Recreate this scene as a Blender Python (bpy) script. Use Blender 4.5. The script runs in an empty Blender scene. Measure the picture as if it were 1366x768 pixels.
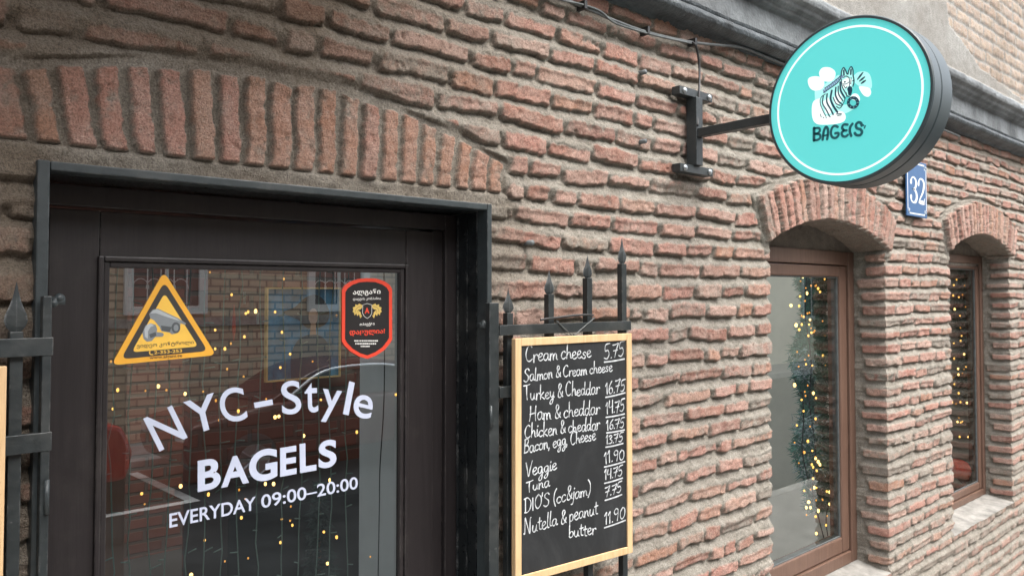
import bpy, bmesh, math, random
import numpy as np
from mathutils import Vector, Matrix

random.seed(7)
R = math.radians
SL = 0.0168            # the street climbs gently to the right: every course and frame follows it
C = bpy.context.scene.collection

# ------------------------------------------------------------------ camera
PSI, PITCH, FPX = 42.4, 1.7, 1060.0
cam_d = bpy.data.cameras.new('camera')
cam = bpy.data.objects.new('camera', cam_d); C.objects.link(cam)
cam_d.sensor_width = 36.0
cam_d.lens = 36.0 * FPX / 1366.0
cam_d.clip_start = 0.02; cam_d.clip_end = 2000
cam.location = (0, -1.65, 2.2)
cam.rotation_euler = (R(90 + PITCH), 0, R(-PSI))
bpy.context.scene.camera = cam

# ------------------------------------------------------------------ sky, sun, exposure
SUN_EL, SUN_AZ = 60.0, 172.0      # azimuth clockwise from +Y
w = bpy.data.worlds.new("World"); bpy.context.scene.world = w
w.use_nodes = True
nt = w.node_tree
bg = nt.nodes['Background']
sky = nt.nodes.new('ShaderNodeTexSky'); sky.sky_type = 'NISHITA'
sky.sun_disc = False; sky.sun_elevation = R(SUN_EL); sky.sun_rotation = R(SUN_AZ)
sky.air_density = 1.0; sky.dust_density = 4.0; sky.ozone_density = 1.0
hsv = nt.nodes.new('ShaderNodeHueSaturation'); hsv.inputs['Saturation'].default_value = 0.35
nt.links.new(sky.outputs[0], hsv.inputs['Color'])
nt.links.new(hsv.outputs[0], bg.inputs['Color'])
bg.inputs['Strength'].default_value = 0.15
sd = bpy.data.lights.new('sun', 'SUN'); so = bpy.data.objects.new('sun', sd); C.objects.link(so)
sd.energy = 0.75; sd.angle = R(60); sd.color = (1, .96, .9)
a, e = R(SUN_AZ), R(SUN_EL)
sun_dir = Vector((math.sin(a) * math.cos(e), math.cos(a) * math.cos(e), math.sin(e)))
so.rotation_euler = sun_dir.to_track_quat('Z', 'Y').to_euler()
so.location = (0, -4, 12)
vs = bpy.context.scene.view_settings
bpy.context.scene.display_settings.display_device = 'sRGB'
vs.view_transform = 'Standard'; vs.look = 'None'; vs.gamma = 1.0; vs.use_curve_mapping = False
vs.exposure = 1.9

# ------------------------------------------------------------------ materials
def srgb(r, g, b):
    f = lambda c: ((c / 255 + .055) / 1.055) ** 2.4 if c > 10 else c / 255 / 12.92
    return (f(r), f(g), f(b), 1)
def L4(c): return tuple(c) + (1,) if len(c) == 3 else tuple(c)
def scale(c, k): return (c[0] * k, c[1] * k, c[2] * k, 1)
class NT:
    def __init__(s, name):
        s.m = bpy.data.materials.new(name); s.m.use_nodes = True
        s.t = s.m.node_tree; s.b = s.t.nodes['Principled BSDF']; s.out = s.t.nodes['Material Output']
    def n(s, typ, **kw):
        nd = s.t.nodes.new(typ)
        for k, v in kw.items():
            if k.startswith('i_'): nd.inputs[k[2:].replace('_', ' ')].default_value = v
            else: setattr(nd, k, v)
        return nd
    def l(s, a, b): s.t.links.new(a, b)
    def mix(s, f, a, b, blend='MIX'):
        nd = s.n('ShaderNodeMix', data_type='RGBA', blend_type=blend)
        for sock, v in ((nd.inputs[0], f), (nd.inputs[6], a), (nd.inputs[7], b)):
            if hasattr(v, 'links'): s.l(v, sock)
            elif isinstance(v, (int, float)): sock.default_value = v
            else: sock.default_value = L4(v)
        return nd.outputs[2]
    def coord(s, sc=(1, 1, 1)):
        tc = s.n('ShaderNodeTexCoord'); mp = s.n('ShaderNodeMapping'); mp.inputs['Scale'].default_value = sc
        s.l(tc.outputs['Object'], mp.inputs[0]); return mp.outputs[0]
    def noise(s, sc, detail=4, rough=.6, vec=None, dist=0):
        nd = s.n('ShaderNodeTexNoise'); nd.inputs['Scale'].default_value = sc; nd.inputs['Detail'].default_value = detail
        nd.inputs['Roughness'].default_value = rough; nd.inputs['Distortion'].default_value = dist
        if vec is not None: s.l(vec, nd.inputs['Vector'])
        return nd.outputs['Fac']
    def ramp(s, f, stops, interp='LINEAR'):
        nd = s.n('ShaderNodeValToRGB'); cr = nd.color_ramp; cr.interpolation = interp
        while len(cr.elements) < len(stops): cr.elements.new(.5)
        for el, (p, c) in zip(cr.elements, stops):
            el.position = p; el.color = L4(c) if not isinstance(c, (int, float)) else (c, c, c, 1)
        s.l(f, nd.inputs[0]); return nd.outputs[0]
    def bump(s, h, strength=.4, dist=.004, normal=None):
        nd = s.n('ShaderNodeBump'); nd.inputs['Strength'].default_value = strength; nd.inputs['Distance'].default_value = dist
        s.l(h, nd.inputs['Height'])
        if normal is not None: s.l(normal, nd.inputs['Normal'])
        return nd.outputs[0]
    def math(s, op, a, b=0.0):
        nd = s.n('ShaderNodeMath', operation=op)
        for sock, v in ((nd.inputs[0], a), (nd.inputs[1], b)):
            if hasattr(v, 'links'): s.l(v, sock)
            else: sock.default_value = v
        return nd.outputs[0]
    def attr(s, name):
        nd = s.n('ShaderNodeAttribute'); nd.attribute_name = name; return nd.outputs['Fac']

def simple(name, col, rough=.6, var=.25, nscale=6, bump=.15, bscale=120, metallic=0, spec=.5, stretch=(1, 1, 1), bdist=.002):
    k = NT(name); v = k.coord(stretch)
    n1 = k.noise(nscale, 5, .6, v)
    c = k.ramp(n1, [(.3, scale(col, 1 - var)), (.7, scale(col, 1 + var))])
    k.l(c, k.b.inputs['Base Color'])
    k.b.inputs['Roughness'].default_value = rough; k.b.inputs['Metallic'].default_value = metallic
    k.b.inputs['Specular IOR Level'].default_value = spec
    if bump:
        k.l(k.bump(k.noise(bscale, 3, .6, v), bump, bdist), k.b.inputs['Normal'])
    return k.m
def flat(name, col, rough=.5, spec=.4):
    k = NT(name); v = k.coord()
    c = k.ramp(k.noise(25, 3, .6, v), [(.3, scale(col, .93)), (.7, scale(col, 1.05))])
    k.l(c, k.b.inputs['Base Color']); k.b.inputs['Roughness'].default_value = rough
    k.b.inputs['Specular IOR Level'].default_value = spec
    return k.m
def emis(name, col, st, base=None):
    k = NT(name); k.b.inputs['Base Color'].default_value = L4(base or col)
    k.b.inputs['Emission Color'].default_value = L4(col); k.b.inputs['Emission Strength'].default_value = st
    k.b.inputs['Roughness'].default_value = .3
    return k.m

M = {}
# old plinth brick and lime mortar, driven by the attributes of the relief mesh
def brick_mat(name, cols, mort_a, mort_b, fine=1.0):
    k = NT(name); v = k.coord()
    br, rnd, sm, brown_mix = k.attr('brick'), k.attr('rnd'), k.attr('smear_haze'), k.attr('brown_mix')
    n_f = k.noise(110, 5, .75, v); n_m = k.noise(22, 5, .65, v); n_l = k.noise(3.0, 4, .6, v)
    base = k.ramp(rnd, [(i / (len(cols) - 1), c) for i, c in enumerate(cols)])
    base = k.mix(k.ramp(n_m, [(.35, 0), (.7, .42)]), base, (.50, .29, .215))
    base = k.mix(k.ramp(n_f, [(.55, 0), (.72, .55)]), base, (.19, .10, .07))
    base = k.mix(k.ramp(k.noise(160, 2, .5, v), [(.62, 0), (.72, .5)]), base, (.60, .47, .40))
    mort = k.mix(k.ramp(n_m, [(.3, 0), (.7, 1)]), mort_a, mort_b)
    mort = k.mix(k.ramp(n_f, [(.56, 0), (.75, .5)]), mort, scale(mort_a, .55))
    mort = k.mix(k.ramp(k.noise(210, 2, .5, v), [(.64, 0), (.72, .5)]), mort, (.48, .44, .38))
    # thin mortar smear over the brick faces, with painted haze towards the right
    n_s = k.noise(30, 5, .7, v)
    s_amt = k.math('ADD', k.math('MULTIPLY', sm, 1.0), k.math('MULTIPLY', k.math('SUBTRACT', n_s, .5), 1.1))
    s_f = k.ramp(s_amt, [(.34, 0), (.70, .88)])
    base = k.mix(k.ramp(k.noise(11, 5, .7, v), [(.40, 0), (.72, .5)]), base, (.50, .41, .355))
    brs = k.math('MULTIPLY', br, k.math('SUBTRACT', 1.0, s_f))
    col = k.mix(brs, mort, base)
    col = k.mix(k.math('MULTIPLY', brown_mix, k.ramp(n_l, [(.25, .65), (.75, 1)])), col, (.115, .078, .048))
    col = k.mix(1.0, col, k.ramp(k.noise(230, 4, .75, v), [(.36, .62), (.5, 1.0), (.64, 1.28)]), 'MULTIPLY')
    k.l(col, k.b.inputs['Base Color'])
    k.b.inputs['Roughness'].default_value = .93; k.b.inputs['Specular IOR Level'].default_value = .22
    n_g = k.noise(300, 3, .7, v)
    h = k.math('ADD', k.math('MULTIPLY', n_f, .6), k.math('ADD', k.math('MULTIPLY', n_g, .5), k.math('MULTIPLY', n_m, .45)))
    k.l(k.bump(h, 1.0 * fine, .012), k.b.inputs['Normal'])
    return k.m
M['brick'] = brick_mat('old_brick', [(.24, .125, .10), (.39, .20, .15), (.45, .235, .185), (.49, .305, .25), (.41, .215, .14), (.50, .355, .295), (.45, .22, .175), (.36, .225, .18)],
                       (.248, .224, .186), (.378, .350, .300))
M['upper'] = brick_mat('weathered_wall', [(.33, .27, .20), (.42, .36, .28), (.38, .315, .235), (.31, .26, .205)],
                       (.27, .265, .245), (.36, .355, .33), .6)

def edge_wear(k, c, normal_scale, wear, amount=.8, rad=.004):
    bv = k.n('ShaderNodeBevel', samples=4); bv.inputs['Radius'].default_value = rad
    ge = k.n('ShaderNodeNewGeometry'); dt = k.n('ShaderNodeVectorMath', operation='DOT_PRODUCT')
    k.l(bv.outputs[0], dt.inputs[0]); k.l(ge.outputs['Normal'], dt.inputs[1])
    e = k.ramp(k.math('SUBTRACT', 1.0, dt.outputs['Value']), [(.02, 0), (.16, 1)])
    n = k.ramp(k.noise(normal_scale, 5, .75, k.coord()), [(.50, 0), (.60, 1)])
    return k.mix(k.math('MULTIPLY', k.math('MULTIPLY', e, n), amount), c, wear)
def wood(name, dark, light, rough=.5, sc=(3, 3, 40), spec=.4, worn=False):
    k = NT(name); v = k.coord(sc)
    n1 = k.noise(1.3, 6, .65, v, 1.5); n2 = k.noise(6, 3, .6, v)
    c = k.ramp(n1, [(.3, dark), (.7, light)])
    if worn:
        c = edge_wear(k, c, 16, (.22, .20, .18), .6, .003)
        c = k.mix(k.ramp(k.noise(5, 6, .7, k.coord()), [(.55, 0), (.82, .16)]), c, (.13, .115, .10))
    else:
        c = k.mix(k.ramp(k.noise(9, 6, .7, k.coord()), [(.55, 0), (.75, .35)]), c, scale(dark, .55))
    k.l(c, k.b.inputs['Base Color']); k.b.inputs['Roughness'].default_value = rough; k.b.inputs['Specular IOR Level'].default_value = spec
    k.l(k.bump(n2, .25, .0015), k.b.inputs['Normal'])
    return k.m
M['pine'] = wood('pine_wood', (.56, .36, .18), (.70, .48, .27), .5, (40, 40, 3))
M['brownwood'] = wood('brown_window_wood', (.105, .060, .043), (.165, .098, .070), .45, (40, 40, 2.5))
M['doorwood'] = wood('black_door_paint', (.014, .0115, .0118), (.023, .019, .0195), .42, (30, 30, 2), .5, True)

def painted_iron(name, col, chips=.5, rough=.42):
    k = NT(name); v = k.coord()
    n = k.noise(7, 6, .7, v); n2 = k.noise(60, 4, .7, v)
    c = k.ramp(n, [(.3, scale(col, .7)), (.7, scale(col, 1.3))])
    f = k.math('MULTIPLY', k.ramp(n2, [(.67, 0), (.74, 1)]), chips)
    c = k.mix(f, c, (.16, .16, .155))
    c = edge_wear(k, c, 28, (.20, .20, .195), .75)
    c = k.mix(k.ramp(k.noise(3.5, 6, .7, v), [(.50, 0), (.78, .5)]), c, (.10, .095, .085))
    k.l(c, k.b.inputs['Base Color'])
    k.l(k.ramp(n2, [(.3, rough - .1), (.7, rough + .2)]), k.b.inputs['Roughness'])
    k.l(k.bump(k.noise(90, 4, .6, v), .25, .002), k.b.inputs['Normal'])
    return k.m
M['iron'] = painted_iron('painted_iron', (.019, .024, .025))
M['lip'] = painted_iron('grey_green_iron', (.030, .038, .040), .35)
M['speck'] = painted_iron('speckled_black_iron', (.007, .009, .010), .5, .32)
M['bracket'] = painted_iron('bracket_steel', (.027, .034, .036), .1)
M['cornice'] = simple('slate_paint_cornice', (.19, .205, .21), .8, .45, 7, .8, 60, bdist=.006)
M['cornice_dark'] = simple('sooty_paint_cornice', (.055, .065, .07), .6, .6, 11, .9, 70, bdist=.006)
M['plaster_in'] = simple('interior_plaster', (.66, .66, .62), .8, .1, 4, .2, 40)
M['sill'] = simple('cement_sill', (.225, .215, .195), .9, .4, 12, .7, 70, bdist=.006)
M['tymp'] = simple('dark_mortar', (.17, .15, .125), .95, .3, 14, .8, 60, bdist=.01)
k_ = NT('blackboard'); v_ = k_.coord((2.2, 2.2, 1)); n_ = k_.noise(4.5, 6, .7, v_, 1.2)
k_.l(k_.mix(k_.ramp(n_, [(.45, 0), (.85, .055)]), (.0105, .012, .013), (.42, .43, .44)), k_.b.inputs['Base Color']); k_.b.inputs['Roughness'].default_value = .6
M['slate'] = k_.m
M['chalk'] = simple('chalk_marker', (.50, .52, .53), .8, .35, 60, 0)
M['vinyl'] = flat('white_vinyl', (.50, .54, .66), .45)
M['yellow'] = flat('yellow_vinyl', (.80, .40, .05), .4)
M['yellow2'] = flat('light_yellow_vinyl', (.85, .52, .09), .4)
M['charcoal'] = flat('charcoal_vinyl', (.055, .05, .045), .4)
M['redv'] = flat('red_vinyl', (.68, .065, .035), .4)
M['blackv'] = flat('black_vinyl', (.022, .02, .02), .4)
M['gold'] = flat('gold_print', (.60, .43, .12), .4)
M['camgrey'] = flat('grey_print', (.22, .24, .25), .4)
M['camlight'] = flat('light_grey_print', (.42, .45, .46), .4)
M['camdark'] = flat('dark_grey_print', (.09, .10, .105), .4)
M['whitep'] = flat('white_print', (.75, .74, .70), .4)
M['enamel'] = flat('blue_enamel', (.038, .105, .235), .42, .35)
M['enwhite'] = flat('white_enamel', (.72, .76, .80), .25, .6)
M['cable'] = simple('grey_cable', (.10, .11, .11), .5, .3, 30, .1)
M['blackcable'] = simple('black_cable', (.02, .02, .02), .5, .2, 30, .1)
M['steel'] = simple('zinc_screw', (.42, .45, .46), .35, .2, 40, .1, metallic=.8)
M['drum'] = simple('dark_grey_drum', (.045, .062, .068), .45, .12, 3, .05, 200)
M['teal'] = emis('lit_teal_face', (.10, .66, .64), .155, (.12, .55, .53))
M['tealw'] = emis('lit_white_print', (.83, 1.0, .96), .17, (.80, .88, .86))
M['tealm'] = emis('lit_pale_teal_print', (.40, .92, .86), .17, (.36, .72, .68))
M['ink'] = emis('lit_navy_print', (.02, .06, .11), .03, (.02, .06, .10))
M['inkt'] = emis('lit_dark_teal_print', (.02, .10, .13), .04, (.02, .12, .14))
M['inkg'] = emis('lit_violet_print', (.22, .30, .50), .12, (.2, .26, .4))
M['bulb'] = emis('warm_bulb', (1.0, .50, .11), .75)
M['bulb_dim'] = emis('dim_warm_bulb', (1.0, .42, .07), .32)
M['bulb_hot'] = emis('bright_warm_bulb', (1.0, .58, .18), 1.5)
M['peg'] = flat('clear_peg', (.5, .52, .5), .3)
M['wire'] = flat('green_wire', (.16, .23, .19), .5)
M['darkwire'] = flat('dark_wire', (.02, .025, .02), .5)
M['asphalt'] = simple('asphalt', (.026, .028, .029), .95, .5, 1.2, .6, 120, spec=.08, bdist=.01)
M['paving'] = simple('concrete_paving', (.24, .23, .215), .9, .25, 4, .4, 60, bdist=.006)
M['kerb'] = simple('kerb_stone', (.33, .32, .30), .9, .2, 5, .4, 60)
M['roadpaint'] = simple('road_paint', (.62, .61, .58), .8, .25, 9, .2, 80)
M['beige'] = simple('beige_render', (.74, .67, .52), .9, .10, .8, .2, 20)
M['white_frame'] = simple('white_window_paint', (.55, .55, .52), .6, .1, 5, .1)
M['darkpane'] = simple('dark_far_pane', (.05, .06, .065), .12, .3, 1, 0)
M['carred'] = simple('red_car_paint', (.32, .012, .012), .25, .1, 2, 0, spec=.7)
M['carmaroon'] = simple('maroon_car_paint', (.075, .018, .014), .25, .1, 2, 0, spec=.7)
M['tyre'] = simple('tyre_rubber', (.02, .02, .02), .85, .2, 20, .2)
M['alloy'] = simple('alloy_rim', (.35, .36, .37), .3, .1, 20, 0, metallic=.7)
M['carglass'] = simple('car_window', (.015, .017, .02), .08, .1, 1, 0, spec=.8)
M['chrome'] = simple('bright_trim', (.72, .75, .77), .18, .05, 5, 0, metallic=.6)
M['pineneedle'] = simple('garland_needles', (.085, .24, .165), .7, .5, 18, 0)
M['firneedle'] = simple('dark_fir_needles', (.018, .035, .026), .8, .4, 18, 0)
M['frost'] = simple('frosted_needles', (.30, .38, .38), .8, .35, 18, 0)
M['coral'] = simple('coral_fabric', (.85, .10, .06), .75, .2, 14, .2, 200)
M['darkcloth'] = simple('dark_grey_cloth', (.06, .062, .065), .9, .3, 30, .3, 200)
M['blueart'] = simple('blue_painted_canvas', (.035, .15, .26), .6, .7, 9, .1)
M['skin'] = flat('painted_skin', (.42, .25, .17), .6)
M['arthair'] = flat('painted_dark_hair', (.03, .022, .02), .6)
M['artdress'] = flat('painted_blue_dress', (.02, .05, .08), .6)
M['goldframe'] = simple('gilt_moulding', (.60, .40, .16), .35, .15, 20, 0)
M['inwood'] = wood('interior_post_wood', (.16, .08, .05), (.24, .13, .085), .5, (20, 20, 2))
M['infloor'] = simple('interior_floor', (.035, .03, .026), .5, .2, 3, .1)
M['inceil'] = simple('interior_ceiling', (.22, .21, .20), .9, .1, 2, 0)
M['cream'] = simple('cream_plaster', (.80, .74, .60), .85, .1, 4, .1)

def brick_tex(name, c1, c2, mortar, sx, sz, msize=.018, rough=.9):
    k = NT(name)
    tc = k.n('ShaderNodeTexCoord'); sp = k.n('ShaderNodeSeparateXYZ'); cb = k.n('ShaderNodeCombineXYZ')
    k.l(tc.outputs['Object'], sp.inputs[0]); k.l(sp.outputs[0], cb.inputs[0]); k.l(sp.outputs[2], cb.inputs[1])
    nz = k.n('ShaderNodeTexNoise'); nz.inputs['Scale'].default_value = 5
    add = k.n('ShaderNodeVectorMath', operation='MULTIPLY_ADD')
    k.l(nz.outputs['Color'], add.inputs[0]); add.inputs[1].default_value = (.03, .03, 0); k.l(cb.outputs[0], add.inputs[2])
    b = k.n('ShaderNodeTexBrick'); k.l(add.outputs[0], b.inputs['Vector'])
    b.inputs['Color1'].default_value = L4(c1); b.inputs['Color2'].default_value = L4(c2); b.inputs['Mortar'].default_value = L4(mortar)
    b.inputs['Scale'].default_value = 1; b.inputs['Mortar Size'].default_value = msize
    b.inputs['Brick Width'].default_value = sx; b.inputs['Row Height'].default_value = sz; b.inputs['Mortar Smooth'].default_value = .3
    col = k.mix(k.ramp(k.noise(2, 5, .6), [(.3, 0), (.75, .5)]), b.outputs['Color'], scale(c1, .6))
    k.l(col, k.b.inputs['Base Color']); k.b.inputs['Roughness'].default_value = rough
    inv = k.math('SUBTRACT', 1.0, b.outputs['Fac'])
    k.l(k.bump(inv, .7, .02), k.b.inputs['Normal'])
    return k.m
M['oppbrick'] = brick_tex('opposite_brick', (.56, .45, .32), (.42, .32, .22), (.17, .15, .12), .32, .125)
M['inbrick'] = brick_tex('interior_brick', (.18, .062, .042), (.13, .05, .034), (.085, .065, .052), .27, .09, .014)

def glass_mat(name, refl, tint, rough=0.0):
    # one coated pane: part mirror, part clear, stronger towards grazing angles
    k = NT(name)
    fr = k.n('ShaderNodeFresnel'); fr.inputs['IOR'].default_value = 1.5
    g = k.n('ShaderNodeBsdfGlossy'); g.inputs['Roughness'].default_value = rough; g.inputs['Color'].default_value = (.94, .97, .96, 1)
    t = k.n('ShaderNodeBsdfTransparent'); t.inputs['Color'].default_value = L4(tint)
    mx = k.n('ShaderNodeMixShader')
    f = k.math('MINIMUM', k.math('ADD', k.math('MULTIPLY', fr.outputs[0], 1.25), refl), .92)
    k.l(f, mx.inputs[0]); k.l(t.outputs[0], mx.inputs[1]); k.l(g.outputs[0], mx.inputs[2])
    k.l(mx.outputs[0], k.out.inputs['Surface']); k.t.nodes.remove(k.b)
    return k.m
M['glass'] = glass_mat('door_glass', .25, (.80, .86, .84))
M['winglass'] = glass_mat('window_glass', .09, (.82, .88, .85))

# ------------------------------------------------------------------ mesh helpers
ORG = {}
def tag(o, label=None, cat=None, group=None, kind=None):
    if label: o['label'] = label
    if cat: o['category'] = cat
    if group: o['group'] = group
    if kind: o['kind'] = kind
    return o
def thing(name, loc, label, cat, group=None, kind=None):
    o = bpy.data.objects.new(name, None); C.objects.link(o)
    p = Vector((loc[0], loc[1], loc[2] + SL * loc[0]))
    o.location = p; o.empty_display_size = .05; ORG[o] = p
    return tag(o, label, cat, group, kind)
def finish(name, verts, faces, mat, parent=None, org=None, smooth=False, bevel=0.0, label=None, sheared=True):
    vv = np.array(verts, dtype=float).reshape(-1, 3)
    if sheared: vv[:, 2] += SL * vv[:, 0]
    if parent is not None: o_ = ORG[parent]
    elif org is not None: o_ = Vector((org[0], org[1], org[2] + SL * org[0]))
    else: o_ = Vector((0, 0, 0))
    vv -= np.array(o_)
    me = bpy.data.meshes.new(name); me.from_pydata(vv.tolist(), [], faces); me.update()
    if smooth:
        me.polygons.foreach_set('use_smooth', [True] * len(me.polygons))
    me.materials.append(mat)
    o = bpy.data.objects.new(name, me); C.objects.link(o)
    ORG[o] = o_
    if parent is not None: o.parent = parent
    else: o.location = o_
    if bevel:
        b = o.modifiers.new('bevel', 'BEVEL'); b.width = bevel; b.segments = 2; b.limit_method = 'ANGLE'; b.angle_limit = R(40)
    if label: o['label'] = label
    return o
V3 = lambda p: Vector(p)
class MB:
    def __init__(s): s.v = []; s.f = []
    def add(s, vs_, fs):
        k = len(s.v); s.v += [tuple(p) for p in vs_]; s.f += [tuple(i + k for i in f) for f in fs]; return s
    def box(s, x0, x1, y0, y1, z0, z1):
        x0, x1 = sorted((x0, x1)); y0, y1 = sorted((y0, y1)); z0, z1 = sorted((z0, z1))
        return s.add([(x, y, z) for z in (z0, z1) for y in (y0, y1) for x in (x0, x1)],
              [(0, 2, 3, 1), (4, 5, 7, 6), (0, 1, 5, 4), (2, 6, 7, 3), (0, 4, 6, 2), (1, 3, 7, 5)])
    def mbox(s, fn, u0, u1, o0, o1, v0, v1):       # a box in a mapped frame fn(u, off, v)
        P = [fn(u, o, v) for v in (v0, v1) for o in (o0, o1) for u in (u0, u1)]
        return s.add(P, [(0, 2, 3, 1), (4, 5, 7, 6), (0, 1, 5, 4), (2, 6, 7, 3), (0, 4, 6, 2), (1, 3, 7, 5)])
    def tube(s, pts, r, n=8, caps=True):
        pts = [V3(p) for p in pts]; N = len(pts); rr = r if hasattr(r, '__len__') else [r] * N
        k = len(s.v); prev = None
        for i, p in enumerate(pts):
            t = (pts[min(i + 1, N - 1)] - pts[max(i - 1, 0)]).normalized()
            if prev is None:
                a = t.orthogonal().normalized()
            else:
                a = (prev - t * prev.dot(t)).normalized()
            prev = a; b = t.cross(a)
            for j in range(n):
                th = 2 * math.pi * j / n
                s.v.append(tuple(p + a * (rr[i] * math.cos(th)) + b * (rr[i] * math.sin(th))))
        for i in range(N - 1):
            for j in range(n):
                j2 = (j + 1) % n
                s.f.append((k + i * n + j, k + i * n + j2, k + (i + 1) * n + j2, k + (i + 1) * n + j))
        if caps:
            s.f.append(tuple(k + j for j in reversed(range(n)))); s.f.append(tuple(k + (N - 1) * n + j for j in range(n)))
        return s
    def prism(s, poly, d):
        d = V3(d); P = [V3(p) for p in poly]; n = len(P); k = len(s.v)
        s.v += [tuple(p) for p in P] + [tuple(p + d) for p in P]
        s.f.append(tuple(k + i for i in range(n))); s.f.append(tuple(k + n + i for i in reversed(range(n))))
        for i in range(n):
            j = (i + 1) % n; s.f.append((k + i, k + n + i, k + n + j, k + j))
        return s
    def lathe(s, prof, org, axis, n=48):
        axis = V3(axis).normalized(); a = axis.orthogonal().normalized(); b = axis.cross(a); org = V3(org); k = len(s.v)
        for r, t in prof:
            for j in range(n):
                th = 2 * math.pi * j / n
                s.v.append(tuple(org + axis * t + (a * math.cos(th) + b * math.sin(th)) * r))
        for i in range(len(prof) - 1):
            for j in range(n):
                j2 = (j + 1) % n
                s.f.append((k + i * n + j, k + i * n + j2, k + (i + 1) * n + j2, k + (i + 1) * n + j))
        return s
    def ball(s, c, r, n=10, m=6, sq=(1, 1, 1)):
        k = len(s.v); c = V3(c)
        for i in range(m + 1):
            ph = math.pi * i / m
            for j in range(n):
                th = 2 * math.pi * j / n
                s.v.append((c.x + r * sq[0] * math.sin(ph) * math.cos(th), c.y + r * sq[1] * math.sin(ph) * math.sin(th), c.z + r * sq[2] * math.cos(ph)))
        for i in range(m):
            for j in range(n):
                j2 = (j + 1) % n
                s.f.append((k + i * n + j, k + (i + 1) * n + j, k + (i + 1) * n + j2, k + i * n + j2))
        return s
    def ribbon(s, pts, wd, fn, off, closed=False, round_cap=True, dots=True):
        # flat ink stroke through 2-D points, laid on the surface fn(u, off, v)
        P = [Vector((p[0], p[1])) for p in pts]; n = len(P)
        ww = wd if hasattr(wd, '__len__') else [wd] * n
        k = len(s.v)
        for i in range(n):
            if closed: t = P[(i + 1) % n] - P[i - 1]
            else: t = P[min(i + 1, n - 1)] - P[max(i - 1, 0)]
            if t.length < 1e-9: t = Vector((1, 0))
            t.normalize(); nn = Vector((-t.y, t.x)) * (ww[i] / 2)
            a, b = P[i] + nn, P[i] - nn
            s.v.append(tuple(fn(a.x, off, a.y))); s.v.append(tuple(fn(b.x, off, b.y)))
        for i in range(n if closed else n - 1):
            j = (i + 1) % n
            s.f.append((k + 2 * i, k + 2 * i + 1, k + 2 * j + 1, k + 2 * j))
        if round_cap and not closed:
            for i, e in ((0, 1), (n - 1, -1)):
                t = P[i] - P[min(max(i + e, 0), n - 1)]
                if t.length < 1e-9: continue
                t.normalize(); a0 = math.atan2(t.y, t.x); r = ww[i] / 2
                arc = [P[i] + Vector((math.cos(a0 + q), math.sin(a0 + q))) * r for q in np.linspace(-math.pi / 2, math.pi / 2, 7)]
                s.add([fn(q.x, off, q.y) for q in arc], [tuple(range(7))])
        return s
    def poly(s, pts, fn, off):
        return s.add([fn(p[0], off, p[1]) for p in pts], [tuple(range(len(pts)))])
    def build(s, name, mat, parent=None, org=None, **kw): return finish(name, s.v, s.f, mat, parent, org, **kw)

def smooth_pts(pts, k=5, closed=False):
    pts = [Vector(p) for p in pts]; n = len(pts)
    if n < 3 and not closed: return [tuple(p) for p in pts]
    out = []
    for i in range(n if closed else n - 1):
        if closed: p0, p1, p2, p3 = pts[i - 1], pts[i], pts[(i + 1) % n], pts[(i + 2) % n]
        else: p0, p1, p2, p3 = pts[max(i - 1, 0)], pts[i], pts[i + 1], pts[min(i + 2, n - 1)]
        for j in range(k):
            t = j / k
            out.append(.5 * ((2 * p1) + (p2 - p0) * t + (2 * p0 - 5 * p1 + 4 * p2 - p3) * t * t + (3 * p1 - p0 - 3 * p2 + p3) * t ** 3))
    if not closed: out.append(pts[-1])
    return [tuple(p) for p in out]
def round_poly(pts, r, k=6):
    out = []; n = len(pts)
    for i in range(n):
        p, a, b = Vector(pts[i]), Vector(pts[i - 1]), Vector(pts[(i + 1) % n])
        d1, d2 = (a - p).normalized(), (b - p).normalized()
        q1, q2 = p + d1 * r, p + d2 * r
        for j in range(k + 1):
            t = j / k; out.append(tuple(q1 * (1 - t) ** 2 + p * 2 * t * (1 - t) + q2 * t * t))
    return out
def circ(c, r, n=32, ry=None): return [(c[0] + r * math.cos(2 * math.pi * i / n), c[1] + (ry or r) * math.sin(2 * math.pi * i / n)) for i in range(n)]

# printed lettering: the built-in font turned to a mesh and fitted into a parallelogram
def glyph_mesh(text, bold=0.0):
    cu = bpy.data.curves.new('lettering', 'FONT'); cu.body = text; cu.size = 1; cu.offset = bold * .8; cu.resolution_u = 6
    ob = bpy.data.objects.new('lettering', cu); C.objects.link(ob)
    dg = bpy.context.evaluated_depsgraph_get(); dg.update()
    me = bpy.data.meshes.new_from_object(ob.evaluated_get(dg))
    vs_ = [(v.co.x, v.co.y) for v in me.vertices]; fs = [tuple(p.vertices) for p in me.polygons]
    bpy.data.objects.remove(ob); bpy.data.curves.remove(cu); bpy.data.meshes.remove(me)
    return vs_, fs
def print_text(mb, text, BL, BR, TL, fn, off, bold=0.0):
    vs_, fs = glyph_mesh(text, bold)
    if not vs_: return mb
    xs = [p[0] for p in vs_]; ys = [p[1] for p in vs_]
    x0, x1, y0, y1 = min(xs), max(xs), min(ys), max(ys)
    BL, BR, TL = Vector(BL), Vector(BR), Vector(TL)
    out = []
    for x, y in vs_:
        q = BL + (BR - BL) * ((x - x0) / (x1 - x0)) + (TL - BL) * ((y - y0) / max(y1 - y0, 1e-6))
        out.append(fn(q.x, off, q.y))
    return mb.add(out, fs)
WALL = lambda y: (lambda u, o, v: (u, y - o, v))

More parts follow.
